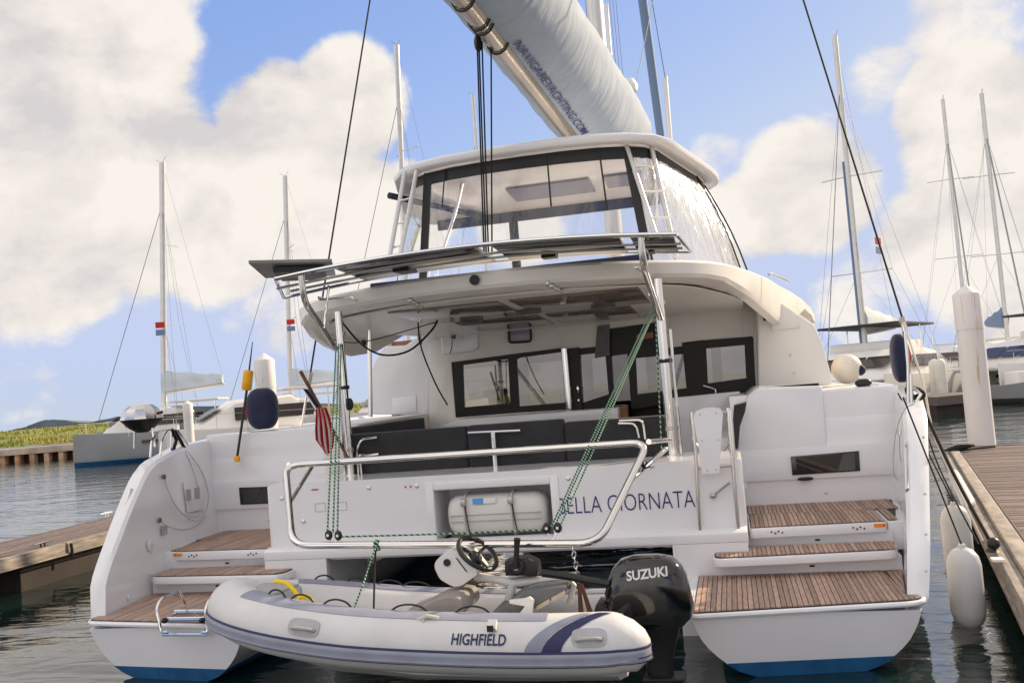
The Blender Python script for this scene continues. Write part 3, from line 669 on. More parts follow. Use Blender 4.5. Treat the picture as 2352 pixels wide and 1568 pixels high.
# stainless hoops on the seat back
for pts in (((824, 1098), (820, 1030), (830, 1008), (866, 1004)), ((832, 1100), (826, 1042), (840, 1046), (870, 1042)), ((1140, 1086), (1133, 993)), ((1075, 993), (1195, 988)), ((1080, 1046), (1205, 1038)), ((1420, 972), (1460, 972), (1468, 1005)), ((1422, 966), (1476, 963), (1482, 1008))):
    mb = MB(); r_ = .028 if pts[0] == (1140, 1086) else .013
    mb.tube(fil([at(a, b, Y=1.93) for a, b in pts], .06, 4), r_, 8); mk('seat_rail', mb, 'steel', CT)
mb = MB(); mb.lathe([(.035, 0), (.04, .02), (.02, .05)], at(1147, 1080, Y=1.9), (0, -1, 0), 12); mk('rail_knob', mb, 'steel', CT)
# saloon aft wall at Y=5.4, windows as framed openings
SY = 5.4
def plate(name, pts, y, th, mt, parent=CT, bevel=0, **k):
    mb = MB(); mb.prism([at(a, b, Y=y) for a, b in pts], (0, th, 0)); return mk(name, mb, mt, parent, bevel=bevel, **k)
lw = plate('saloon_wall', [(985, 1010), (985, 790), (1037, 755), (1380, 700), (1380, 795), (1037, 832), (1047, 958), (1330, 935), (1330, 1000)], SY, .12, 'gelcoat_warmlit', bevel=.02)
plate('saloon_wall', [(1380, 700), (1540, 660), (1700, 668), (1742, 700), (1755, 900), (1735, 900), (1730, 774), (1525, 800), (1525, 737), (1380, 757)], SY, .12, 'gelcoat_warmlit', bevel=.02)
plate('wall_panel', [(1540, 706), (1690, 692), (1703, 706), (1708, 768), (1540, 790)], SY-.02, .03, 'gelcoat_warmlit', bevel=.012)
plate('sill', [(1000, 985), (1050, 962), (1420, 935), (1420, 965), (1060, 990), (1010, 1003)], SY-.5, .45, 'gelcoat', bevel=.03)
plate('galley_front', [(1525, 915), (1700, 898), (1690, 1060), (1535, 1060)], SY-.45, .4, 'gelcoat', bevel=.02)
# window frames and panes
def window(outer, inner, y, glass='glass_tint'):
    O = [at(a, b, Y=y) for a, b in outer]; I = [at(a, b, Y=y) for a, b in inner]; mb = MB(); n = 4
    vs = O+I+[q+V((0, .07, 0)) for q in O]+[q+V((0, .07, 0)) for q in I]; fs = []
    for i in range(4):
        j = (i+1) % 4; fs += [(i, j, 4+j, 4+i), (8+j, 8+i, 12+i, 12+j), (4+i, 4+j, 12+j, 12+i), (j, i, 8+i, 8+j)]
    mb.add(vs, fs); w = mk('window', mb, 'dark_trim', CT, smooth=0)
    mb = MB(); mb.prism([q+V((0, .03, 0)) for q in I], (0, .008, 0)); mk('pane', mb, glass, w, smooth=0); return w
window([(1037, 832), (1183, 812), (1190, 947), (1047, 958)], [(1062, 838), (1167, 824), (1172, 926), (1065, 935)], SY-.01)
window([(1183, 812), (1297, 798), (1306, 940), (1190, 947)], [(1186, 822), (1290, 808), (1298, 924), (1192, 933)], SY-.01)
window([(1326, 795), (1400, 784), (1412, 985), (1336, 942)], [(1332, 815), (1390, 808), (1398, 905), (1337, 925)], SY+.02)
window([(1566, 785), (1728, 772), (1736, 895), (1580, 925)], [(1622, 800), (1710, 792), (1714, 868), (1626, 880)], SY-.01)
window([(1440, 800), (1590, 785), (1602, 915), (1450, 940)], [(1460, 822), (1578, 812), (1584, 890), (1464, 905)], SY+.06)
plate('door_pane', [(1398, 815), (1445, 808), (1455, 985), (1405, 985)], SY+.12, .01, 'glass_dark', smooth=0)
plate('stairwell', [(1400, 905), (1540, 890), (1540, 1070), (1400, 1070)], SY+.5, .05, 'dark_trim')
mb = MB(); mb.tube([at(1308, 938, Y=SY-.08), at(1296, 800, Y=SY-.08)], .05, 12); mk('saloon_post', mb, 'steel', CT)
plate('door_stile', [(1305, 800), (1330, 797), (1338, 940), (1313, 943)], SY-.03, .08, 'dark_trim')
for q in ((1327, 893), (1329, 919)): mb = MB(); c = at(*q, Y=SY-.04); mb.ell(c, .02, .012, .055 if q[1] < 900 else .03, 10, 8); mk('door_handle', mb, 'steel', CT)
plate('door_header', [(1400, 742), (1525, 722), (1528, 800), (1400, 818)], SY+.1, .1, 'dark_trim')
plate('header_side', [(1372, 748), (1400, 744), (1400, 815), (1366, 822)], SY-.02, .1, 'grey_dark')
plate('control_panel', [(1462, 768), (1500, 762), (1500, 775), (1462, 782)], SY+.05, .04, 'wood_inside')
# saloon interior: floor, ceiling, front with windows, galley, furniture
mb = MB(); mb.box(-2.4, 2.7, 5.5, 8.6, 1.05, 1.1); mk('saloon_sole', mb, 'wood_inside', CT)
mb = MB(); mb.box(-2.5, 2.8, 5.52, 8.7, 3.05, 3.12); mk('saloon_ceiling', mb, 'wood_inside', CT)
mb = MB(); mb.box(-2.5, 2.8, 8.6, 8.75, 1.1, 1.75); mb.box(-2.5, 2.8, 8.6, 8.75, 2.72, 3.05)
for x_ in (-2.5, -1.3, -.15, .95, 2.05, 2.7): mb.box(x_, x_+.16, 8.6, 8.75, 1.75, 2.72)
mk('saloon_front', mb, 'dark_trim', CT, smooth=0)
for s, x_ in ((-1, -2.55), (1, 2.8)):
    mb = MB(); mb.box(x_, x_+.08, 5.5, 8.7, 1.1, 1.7); mb.box(x_, x_+.08, 5.5, 8.7, 2.7, 3.1); mb.box(x_, x_+.08, 5.5, 6.0, 1.7, 2.7); mb.box(x_, x_+.08, 7.2, 7.4, 1.7, 2.7); mk('saloon_side', mb, 'cream_inside', CT, smooth=0)
mb = MB(); mb.box(-2.3, -.6, 7.6, 8.5, 1.1, 1.95); mk('chart_seat', mb, 'cream_inside', CT, bevel=.06, bseg=3)
mb = MB(); mb.box(.5, 2.6, 7.4, 8.3, 1.1, 2.0); mb.box(2.0, 2.65, 5.6, 7.4, 1.1, 2.0); mk('galley_unit', mb, 'cream_inside', CT, bevel=.03)
mb = MB(); mb.box(.35, .7, 6.3, 6.9, 1.1, 2.15); mk('cabinet', mb, 'wood_inside', CT, bevel=.01)
mb = MB(); mb.tube(fil([at(1646, 920, Y=5.2), at(1643, 893, Y=5.2), at(1616, 885, Y=5.25)], .03, 4), .012, 8); mk('galley_tap', mb, 'steel', CT)
plate('wood_box', [(1418, 935), (1440, 930), (1442, 962), (1420, 964)], SY-.3, .2, 'wood_inside')
# wing walls beside the saloon
plate('stair_moulding', [(960, 952), (855, 952), (850, 900), (853, 845), (866, 818), (882, 795), (930, 793), (958, 774), (1010, 757), (1090, 740), (1098, 750), (1098, 800), (1070, 806), (990, 818), (985, 960)], 5.46, .5, 'gelcoat', bevel=.03, bseg=3)
plate('moulding_panel', [(900, 915), (955, 908), (957, 945), (902, 950)], 5.445, .02, 'gelcoat', bevel=.008)
plate('roof_locker', [(1012, 772), (1096, 742), (1099, 800), (1085, 808), (1015, 815)], 5.36, .08, 'gelcoat', bevel=.03, bseg=3)
mb = MB(); mb.tube(crom([at(1043, 735, Y=5.2), at(1044, 760, Y=5.2), at(1040, 778, Y=5.2)], 4), [.05]*3+[.055]*3+[.035]*3, 10); w_ = mk('rolled_windsock', mb, 'grey_dark', label='grey rolled cloth hanging by a cord under the cockpit roof', cat='cloth roll')
mb = MB(); mb.tube([at(1039, 780, Y=5.2), at(1038, 795, Y=5.2), at(1034, 812, Y=5.2)], .008, 6); mk('cord', mb, 'black', w_)
rw = plate('side_wall', [(1742, 892), (1738, 690), (1760, 672), (1870, 745), (1890, 790), (1912, 870), (1910, 884)], 4.95, .5, 'gelcoat_warmlit', bevel=.03, bseg=3)
plate('wall_step', [(1770, 700), (1832, 722), (1838, 752), (1772, 760)], 4.93, .03, 'gelcoat_warmlit', bevel=.012)
plate('side_window', [(1746, 692), (1762, 697), (1775, 733), (1754, 737)], 4.92, .03, 'black', bevel=.006)
for q in ((1815, 815), (1824, 857)): mb = MB(); mb.lathe([(.018, 0), (.018, .01)], at(*q, Y=4.95), (0, -1, 0), 10); mk('vent_cap', mb, 'steel_dull', CT)
mb = MB(); c = at(1194, 769, Y=SY-.02)
sc_ = plate('deck_light_panel', [(1170, 756), (1217, 753), (1218, 782), (1171, 785)], SY-.03, .04, 'screen', bevel=.012, bseg=3)
mb = MB(); mb.tube(fil([at(a, b, Y=SY-.05) for a, b in ((1168, 755), (1219, 752), (1220, 784), (1169, 787))], .05, 4, True), .016, 8, True); mk('gasket', mb, 'black', sc_)

# ---- hardtop roof over the cockpit
HALF = [(0, 1.43, 3.47), (.45, 1.45, 3.47), (.9, 1.52, 3.465), (1.3, 1.66, 3.46), (1.7, 1.86, 3.455), (1.97, 2.05, 3.45), (2.2, 2.30, 3.445), (2.38, 2.62, 3.44), (2.52, 3.0, 3.43), (2.67, 3.45, 3.415), (2.9, 4.3, 3.39), (3.1, 5.2, 3.35), (3.3, 6.0, 3.31), (3.47, 6.7, 3.26), (3.62, 7.4, 3.19), (3.7, 7.9, 3.10), (3.66, 8.4, 3.02), (3.3, 9.0, 3.0), (2.2, 9.5, 3.1), (0, 9.8, 3.15)]
PORT = [(.45, 1.45, 3.47), (.9, 1.52, 3.465), (1.3, 1.66, 3.46), (1.7, 1.86, 3.455), (2.0, 2.05, 3.45), (2.3, 2.30, 3.445), (2.52, 2.62, 3.44), (2.62, 3.0, 3.43), (2.63, 3.4, 3.42), (2.56, 3.9, 3.41), (2.42, 4.45, 3.40), (2.18, 5.0, 3.40), (1.95, 5.5, 3.40), (1.82, 6.2, 3.38), (1.78, 7.2, 3.36), (1.7, 8.2, 3.32), (1.4, 9.2, 3.2)]
OUT = [V(p) for p in HALF] + [V((-p[0], p[1], p[2])) for p in PORT[::-1]]
cen = V((0, 5.6, 3.4))
SK = True
def ring(off, dz, sk=0):
    o = []
    n = len(OUT)
    for i, p in enumerate(OUT):
        t = (OUT[(i+1) % n]-OUT[i-1]); nr = V((t.y, -t.x, 0)).normalized(); o.append(p - nr*off + V((0, 0, dz - sk*(max(0, min(.36, (p.y-2.5)*.15))*max(0, min(1, 6.6-p.y)) if p.x > 0 else max(0, min(.34, (p.y-2.4)*.24))*max(0, min(1, (5.1-p.y)/.8))))))
    return o
mb = MB(); R_ = [[V((p_.x, p_.y, 3.28)) for p_ in ring(.52, 0)], [V((p_.x, p_.y, 3.26)) for p_ in ring(.48, 0)], ring(.20, -.20, .3), ring(.12, -.195, 1), ring(.03, -.175, 1), ring(0, -.14, .9), ring(0, -.03), ring(.03, 0), ring(.5, .06), ring(1.2, .09)]
mb.loft(R_); roof = mk('cockpit_roof', mb, 'gelcoat_warmlit', CT, smooth=32)
hz_ = lambda y: 3.235-.038*(y-1.95)
def slab(x0, x1, y0, y1, t0, t1): return [(x0, y0, hz_(y0)-t0), (x1, y0, hz_(y0)-t0), (x1, y1, hz_(y1)-t0), (x0, y1, hz_(y1)-t0), (x0, y0, hz_(y0)+t1), (x1, y0, hz_(y0)+t1), (x1, y1, hz_(y1)+t1), (x0, y1, hz_(y1)+t1)]
hp_ = [V((p_.x, p_.y, hz_(p_.y))) for p_ in ring(.34, 0) if p_.y < 5.2]; hp_ = [p_ for p_ in hp_ if p_.x >= 0] + [p_ for p_ in hp_ if p_.x < 0]
xe = max(p_.x for p_ in hp_); rgt = [p_ for p_ in hp_ if p_.x >= 0] + [V((xe, 5.5, hz_(5.5)))]; lft = sorted([p_ for p_ in hp_ if p_.x < -.01], key=lambda p_: -p_.y); lft = [V((-1.62, 5.5, hz_(5.5)))]+lft
mb = MB(); mb.prism(rgt+lft, (0, 0, .02)); hl = mk('headliner', mb, 'gelcoat_warmlit', CT)
for (x0, x1, y0, y1) in ((-1.25, .0, 2.12, 3.5), (.12, 1.5, 2.12, 3.5), (-.95, .1, 3.68, 4.9), (.2, 1.25, 3.68, 4.9)):
    mb = MB(); mb.hexa(slab(x0, x1, y0, y1, .018, -.001)); mk('ceiling_panel', mb, 'ceiling_gloss', hl, bevel=.008)
for (x_, y_) in ((-.75, 3.75), (.9, 3.85), (.1, 3.2)):
    mb = MB(); mb.lathe([(.16, 0), (.15, -.03), (.1, -.035)], (x_, y_, hz_(y_)-.005), n=20); mk('ceiling_speaker', mb, 'grey_dark', roof)
for (cx_, cy_) in (((943, 690), (967, 704)), ((1258, 652), (1290, 668))):
    for k in range(4):
        px = cx_[0]+(cy_[0]-cx_[0])*k/3; py = cx_[1]+(cy_[1]-cx_[1])*k/3
        mb = MB(); c = at(px, py, Z=3.23); mb.ell(c, .03, .03, .03, 10, 6); mk('line_fairlead', mb, 'steel_dull', roof)
mb = MB(); c = at(1090, 643, Y=1.40); mb.lathe([(.052, 0), (.052, .006), (.042, .007), (.042, .001)], c, (0, -1, 0), 20); lg = mk('round_emblem', mb, 'black', roof)
text('emblem_mark', 'Z', lambda x, y: c+V((x-.022, -.008, y-.026)), .052, 'black', lg, width=.05)
for pts in (((738, 684), (742, 690), (816, 684), (822, 690)), ((1398, 625), (1404, 620), (1468, 616), (1472, 622))):
    P = [at(a, b, Y=1.75 if a < 1000 else 1.85) for a, b in pts]; P = [q+V((0, -.08, 0)) for q in P]
    mb = MB(); mb.tube(fil([P[0]+V((0, .12, 0))]+P+[P[-1]+V((0, .12, 0))], .03, 3), .012, 8); mk('roof_handrail', mb, 'steel', roof)
mb = MB(); P = [at(1764, 632, Y=4.6), at(1768, 627, Y=4.6), at(1808, 645, Y=5.2), at(1810, 652, Y=5.2)]; mb.tube(fil(P, .04, 3), .014, 8); mk('roof_handrail', mb, 'steel', roof)
mb = MB(); mb.box(-1.6, 1.6, 2.55, 2.75, 3.50, 3.62); mk('flybridge_trim', mb, 'navy', CT, bevel=.02)

# ---- solar arch over the stern
def arch_z(x): return 3.53+.11*(1-(x/2.0)**2)
rail_a = [V((x_, .87, arch_z(x_))) for x_ in (-1.92, -1.5, -1, -.5, 0, .5, 1, 1.5, 1.98)]
rail_f = [V((x_, 1.75, arch_z(x_)-.04)) for x_ in (-2.28, -1.5, -1, -.5, 0, .5, 1, 1.5, 2.06)]
mb = MB(); mb.tube(crom(rail_a, 3), .022, 8); ar = mk('arch_frame', mb, 'steel', CT)
mb = MB(); mb.tube(crom(rail_f, 3), .018, 8); mk('arch_rail', mb, 'steel', ar)
mb = MB(); mb.tube([rail_a[0], rail_f[0]], .018, 8); mk('arch_rail', mb, 'steel', ar)
mb = MB(); mb.tube([rail_a[-1], rail_f[-1]], .018, 8); mk('arch_rail', mb, 'steel', ar)
for (x0, x1, y0, y1) in ((-1.32, .10, .90, 1.72), (.26, 1.46, 1.02, 1.72), (1.56, 1.95, .95, 1.70)):
    mb = MB(); mb.hexa([(x0, y0, arch_z(x0)-.012), (x1, y0, arch_z(x1)-.012), (x1, y1, arch_z(x1)-.05), (x0, y1, arch_z(x0)-.05), (x0, y0, arch_z(x0)+.025), (x1, y0, arch_z(x1)+.025), (x1, y1, arch_z(x1)-.013), (x0, y1, arch_z(x0)-.013)])
    sp_ = mk('solar_panel', mb, 'solar', CT, bevel=.004)
    mb = MB(); mb.box(x0+.3*(x1-x0), x0+.42*(x1-x0), y0+.5, y1-.05, arch_z((x0+x1)/2)-.075, arch_z((x0+x1)/2)-.03); mk('junction_box', mb, 'black', sp_)
for y_ in (1.15, 1.45):
    mb = MB(); mb.tube(crom([V((x_, y_, arch_z(x_)-.045)) for x_ in (-2.05, -1, 0, 1, 2.0)], 3), .014, 6); mk('arch_stringer', mb, 'steel_dull', ar)
mb = MB(); P = [V((-2.17, .82, 3.71)), V((-1.50, 1.30, 3.71)), V((-1.75, 1.95, 3.66)), V((-2.38, 1.55, 3.66))]; mb.prism(P, (0, 0, .035)); sp_ = mk('solar_panel', mb, 'solar_back', CT, bevel=.005)
mb = MB(); mb.prism([q*.62+(sum(P, V())/4)*.38+V((.06, 0, -.07)) for q in P], (0, 0, .06)); mk('panel_mount', mb, 'black', sp_)
for s in (1, -1):
    P = [V((s*1.66, .90, 3.55)), V((s*1.66, .93, 3.30)), V((s*1.72, 1.74, 2.86))]
    mb = MB(); mb.tube(fil(P, .28, 7), .033, 12); mk('arch_leg', mb, 'steel', ar)
    mb = MB(); mb.tube(fil([V((s*1.64, 1.5, 3.5)), V((s*1.66, 1.36, 3.05))], .1, 3), .014, 8); mk('arch_strut', mb, 'steel', ar)

# ---- dinghy davit frame hinged at the roof posts
UL, UR, LL, LR = at(655, 1068, Y=.29), at(1490, 1014, Y=.29), at(673, 1252, Y=-.43), at(1376, 1247, Y=-.43)
mb = MB(); mb.tube(fil([UL, UR, LR, LL], .16, 7, True), .030, 12, True); dv = mk('davit_frame', mb, 'steel', CT)
for a, b in ((at(715, 1072, Y=.5), at(668, 1150, Y=-.02)), (at(1530, 1030, Y=1.0), at(1440, 1110, Y=0.0))): mb = MB(); mb.tube([a, b], .022, 10); mk('davit_strut', mb, 'steel', dv)
for a, b in ((UL+V((.02, .03, 0)), V((-1.70, 1.86, 1.64))), (UR, V((1.70, 1.86, 1.66)))): mb = MB(); mb.tube([a, b], .024, 10); mk('davit_arm', mb, 'steel', dv)
# folded gangway on the transom
gw = empty('gangway', at(1645, 1218, Y=1.18), 'folded white gangway board held upright between two stainless rails', 'gangway')
for pts in (((1588, 946), (1598, 1040), (1608, 1222)), ((1672, 936), (1682, 1050), (1696, 1216)), ((1677, 940), (1685, 1040))):
    mb = MB(); mb.tube([at(a, b, Y=1.18) for a, b in pts], .018, 10); mk('side_rail', mb, 'steel', gw)
for a, b in (((1590, 955), (1674, 945)), ((1598, 1075), (1684, 1068)), ((1592, 1010), (1606, 1030)), ((1680, 1012), (1662, 1035))): mb = MB(); mb.tube([at(*a, Y=1.19), at(*b, Y=1.19)], .012, 8); mk('cross_bar', mb, 'steel_dull', gw)
mb = MB(); mb.prism(crom([at(a, b, Y=1.13) for a, b in ((1598, 944), (1655, 938), (1658, 985), (1655, 1040), (1652, 1082), (1645, 1086), (1618, 1088), (1612, 1084), (1605, 1030), (1597, 985))], 3, True), (0, .03, 0)); bd = mk('board', mb, 'gelcoat', gw, smooth=30)
for q in ((1608, 952), (1645, 948), (1613, 1012), (1650, 1010), (1625, 1080), (1645, 1078)): mb = MB(); mb.disc(at(*q, Y=1.129), (0, -1, 0), .008, .003, 8); mk('bolt', mb, 'steel_dull', bd)
mb = MB(); mb.tube([at(1638, 1137, Y=1.22), at(1676, 1108, Y=1.2)], .01, 6); mb.ell(at(1638, 1138, Y=1.22), .03, .02, .03, 10, 6); mk('latch', mb, 'steel_dull', gw)
# swim ladder folded on the port platform
def dz(px, py, z=.52): return at(px, py, Z=z)
ld_ = empty('swim_ladder', at(430, 1420, Z=.49), 'folded stainless swim ladder at the edge of the port stern platform', 'ladder')
yA = -.17
for (bx, tx) in ((371, 360), (478, 473)):
    a = at(bx, 1452, Y=-.27); b = at(tx-1, 1398, Y=-.22); c_ = at(tx+8, 1375, Y=-.15); d_ = at(tx+52, 1357, Y=.05); e_ = at(tx+66, 1386, Y=.12)
    mb = MB(); mb.tube(fil([a+V((.06, 0, 0)) if bx < 400 else a+V((-.06, 0, 0)), a, b, c_, d_, e_], .04, 4), .013, 8); mk('ladder_rail', mb, 'steel', ld_)
mb = MB(); mb.tube([at(374, 1457, Y=-.27), at(476, 1457, Y=-.27)], .013, 8); mk('ladder_rail', mb, 'steel', ld_)
for y_ in (1422, 1405):
    mb = MB(); mb.tube([at(385 if y_ == 1422 else 402, y_, Z=.53), at(470, y_-1, Z=.53)], .022, 8); mk('tread', mb, 'steel', ld_)
for x_ in (378, 464): mb = MB(); mb.ell(at(x_, 1424, Z=.53), .03, .03, .025, 10, 6); mk('end_cap', mb, 'black', ld_)
for (a, b) in (((385, 1422), (425, 1392)), ((462, 1422), (492, 1396))): mb = MB(); mb.tube([dz(*a), dz(*b)], .012, 6); mk('ladder_rail', mb, 'steel', ld_)

# ---- flybridge: ladders, clear enclosure, hard bimini
BH = [(0, 3.82, 5.25), (.5, 3.83, 5.25), (1.0, 3.88, 5.245), (1.4, 3.98, 5.235), (1.68, 4.16, 5.225), (1.88, 4.45, 5.21), (2.0, 4.85, 5.19), (2.15, 5.4, 5.17), (2.33, 6.0, 5.14), (2.41, 6.35, 5.12), (2.43, 6.6, 5.10), (2.40, 6.8, 5.085), (2.31, 6.98, 5.075), (2.15, 7.1, 5.07), (1.8, 7.22, 5.065), (0, 7.4, 5.08)]
OUT_roof = OUT; OUT = [V(p) for p in BH] + [V((-p[0], p[1], p[2])) for p in BH[-2:0:-1]]
mb = MB(); mb.loft([ring(.42, -.02), ring(.38, .01), ring(.05, -.005), ring(.012, .01), ring(0, .035), ring(.0, .07), ring(.02, .095), ring(.2, .15), ring(.8, .20), ring(1.5, .215)]); bim = mk('bimini_roof', mb, 'gelcoat', CT, smooth=35)
INN = ring(.24, -.02); nO = len(OUT); OUT = OUT_roof
for (x0, x1, y0, y1) in ((-.55, .65, 5.4, 6.1), (.85, 1.7, 5.4, 6.0)):
    mb = MB(); zz_ = lambda y: 5.225-.06*(y-4.2)-.012; mb.hexa([(x0, y0, zz_(y0)-.02), (x1, y0, zz_(y0)-.02), (x1, y1, zz_(y1)-.02), (x0, y1, zz_(y1)-.02), (x0, y0, zz_(y0)), (x1, y0, zz_(y0)), (x1, y1, zz_(y1)), (x0, y1, zz_(y1))]); mk('roof_hatch', mb, 'screen', bim)
# enclosure: top follows the bimini edge, foot spreads onto the roof
top = INN[:11]; side = {}
def foot(p): return V((p.x*(1.14+.11*max(0, min(1, (p.y-4.2)/1.4))), p.y-.35*max(0, 1-abs(p.x)/2.6) + .1, 3.56))
for s in (1, -1):
    T_ = [V((s*p.x, p.y, p.z)) for p in top]; B_ = [foot(p) for p in T_]
    def col_(i, k): return T_[i]*(1-k)+B_[i]*k
    a_ = 3
    if s > 0: aftT = T_[:a_+1]; aftB = B_[:a_+1]
    else: aftT2 = T_[:a_+1]; aftB2 = B_[:a_+1]
    rows = [[T_[i].lerp(B_[i], k)+V((s*.06*math.sin(k*math.pi), 0, 0)) for i in range(a_, 11)] for k in [j/8 for j in range(9)]]
    mb = MB(); mb.loft(rows, False, False); mk('vinyl_side', mb, 'vinyl_crinkled' if s > 0 else 'vinyl', CT, smooth=60, fix=False)
    # black border strips
    band = MB(); band.loft([[T_[i].lerp(B_[i], k)+V((s*.012, -.012, 0)) for i in range(a_, 11)] for k in (0, .085)], False, False); mk('black_border', band, 'black', CT, smooth=60, fix=False)
    st_ = MB(); A = T_[a_]; B = B_[a_]; st_.hexa([A+V((-.05*s, -.015, 0)), A+V((.06*s, -.012, 0)), A+V((.06*s, .01, 0)), A+V((-.05*s, .01, 0)), B+V((-.05*s, -.015, 0)), B+V((.06*s, -.012, 0)), B+V((.06*s, .01, 0)), B+V((-.05*s, .01, 0))]); mk('black_border', st_, 'black', CT)
    for i in (8, 10): mb = MB(); mb.tube([T_[i].lerp(B_[i], k)+V((s*(.02+.06*math.sin(k*math.pi)), 0, 0)) for k in [j/6 for j in range(7)]], .012, 6); mk('zip_seam', mb, 'black', CT)
tt = aftT2[::-1]+aftT[1:]; bb = aftB2[::-1]+aftB[1:]
mb = MB(); mb.loft([[a.lerp(b, k) for a, b in zip(tt, bb)] for k in [j/5 for j in range(6)]], False, False); mk('vinyl_aft', mb, 'vinyl', CT, smooth=60, fix=False)
mb = MB(); mb.loft([[a.lerp(b, k)+V((0, -.012, 0)) for a, b in zip(tt, bb)] for k in (0, .10)], False, False); mk('black_border', mb, 'black', CT, smooth=60, fix=False)
for (x_, k1, w_) in ((.32, .42, .012), (.98, .5, .012), (-1.05, .32, .010), (1.30, .2, .01)):
    q = min(range(len(tt)), key=lambda i: abs(tt[i].x-x_)); f_ = V((x_, tt[q].y-.012, 5.2)); g_ = V((x_*1.05, tt[q].y-.1, 5.2-1.6*k1)); mb = MB(); mb.tube([f_, g_], w_, 6); mk('hanging_strap', mb, 'black', CT)
# front windscreen frame of the flybridge enclosure
mb = MB(); mb.box(-2.0, 2.0, 6.70, 6.75, 4.90, 5.06); qx = at(1179, 520, Y=6.7).x; mb.box(qx-.07, qx+.07, 6.70, 6.75, 3.6, 4.90); mk('windscreen_frame', mb, 'navy', CT, bevel=.01)
mb = MB(); mb.tube(crom([at(1012, 590, Y=5.2), at(1045, 490, Y=5.0), at(1062, 420, Y=4.8)], 4), .025, 8); mk('bimini_stay', mb, 'steel', CT)
mb = MB(); mb.tube([V((-2.05, 4.7, 5.1)), V((-1.2, 6.7, 5.02))], .05, 6); mk('rolled_curtain', mb, 'navy', CT)
# helm seat and wheel up there, dim behind the vinyl
mb = MB(); mb.box(-.3, .6, 5.4, 5.9, 3.5, 3.95); mk('helm_seat', mb, 'gelcoat', CT, bevel=.06, bseg=3)
for pts, rg in ((((930, 396), (893, 600)), None), (((957, 392), (917, 598)), None), (((1439, 335), (1508, 545)), None), (((1496, 336), (1553, 590)), None)):
    a = at(*pts[0], Z=5.22); a = at(*pts[0], Y=a.y+.0); b = at(*pts[1], Y=a.y-.30)
    mb = MB(); mb.tube([a, b], .030, 10); mk('ladder_upright', mb, 'mast', CT)
for a, b, y_ in (((918, 462), (945, 455), 3.9), ((908, 515), (935, 508), 3.85), ((898, 570), (922, 563), 3.8), ((1462, 383), (1508, 381), 3.9), ((1480, 440), (1526, 438), 3.85), ((1497, 500), (1540, 499), 3.8)):
    mb = MB(); mb.tube([at(*a, Y=y_), at(*b, Y=y_)], .014, 8); mk('ladder_rung', mb, 'steel', CT)
mb = MB(); mb.box(-1.70, -1.5, 4.9, 5.1, 5.28, 5.39); mk('nav_light', mb, 'orange', bim)

# ---- rig: boom, sail cover, mast, shrouds, mainsheet
BA = at(1070, 0, Y=2.2); BF = at(1393, 411, Y=8.5); bdn = (BF-BA).normalized(); BA2 = BA - bdn*1.3
bx = bdn.cross(V((0, 0, 1))).normalized(); bz = bx.cross(bdn)
mb = MB(); mb.loft([[q+bx*(.125*math.cos(a))+bz*(.16*math.sin(a)) for a in [2*math.pi*k/14 for k in range(14)]] for q in (BA2, BF)]); bo = mk('boom', mb, 'boom_alloy', CT)
for k in (.16, .22, .235, .3): q = BA2.lerp(BF, k); mb = MB(); mb.tube([q+bx*(.14*math.cos(a))+bz*(.175*math.sin(a)) for a in [2*math.pi*j/14 for j in range(14)]], .012, 6, True); mk('boom_strap', mb, 'black', bo)
def bagpt(k, a, i=0, j=0, off=0):
    q = BA2.lerp(BF, k*.99+.005); hh = 1.42+.38*k; wv = .62+.10*k; sx, sz = math.cos(a), math.sin(a)
    ww = wv*(1-.34*max(0, sz))*(1+.02*math.sin(i*1.9+j*.8)+.02*math.sin(i*.7-j*1.3))+off
    return q + bx*(ww*sx+.13) + bz*(-.06+hh/2+(hh/2+off)*sz)
mb = MB(); mb.loft([[bagpt(i/36, 2*math.pi*j/28, i, j) for j in range(28)] for i in range(37)]); bag = mk('sail_cover', mb, 'sail_cover', CT, smooth=70)
BL = (BF-BA2).length
text('cover_lettering', 'NAVIGAREYACHTING.COM', lambda x, y: bagpt(.30+x/BL, R(-86)+y*1.6, 0, 0, .022), .11, 'navy_print', bag, width=3.1, offset=.01)
E1 = [(0, .16), (-.05, .03), (-.13, .08), (-.07, -.04), (-.03, -.12), (.02, -.16), (.05, -.06), (.13, -.03), (.06, .03)]
mb = MB(); mb.add([bagpt(.36+x_/BL, R(14)+y_*1.2, 0, 0, .03) for x_, y_ in E1], [list(range(len(E1)))]); mk('cover_emblem', mb, 'sail_cover_white', bag, smooth=0, fix=False)
MT = V((BF.x+.02, BF.y+.22, 0))
mb = MB(); mb.loft([[V((MT.x+.15*math.cos(a), MT.y+.2*math.sin(a)+zz*.012, zz)) for a in [2*math.pi*k/16 for k in range(16)]] for zz in (3.4, 22)]); ms = mk('mast', mb, 'mast', CT)
mb = MB(); mb.tube([at(1392, 10, Y=8.4), at(1402, 128, Y=8.4)], .035, 8); mk('mast_track', mb, 'white_paint', ms)
for px in (1345, 1401, 1408, 1415): mb = MB(); mb.tube([at(px, 60, Y=8.6)+V((0, 0, 6)), at(px+18, 200, Y=8.5)], .006, 4); mk('halyard', mb, 'wire', ms)
def wire(name, a, b, r, mt, parent=CT, n=6, **k): mb = MB(); mb.tube([a, b], r, n); return mk(name, mb, mt, parent, **k)
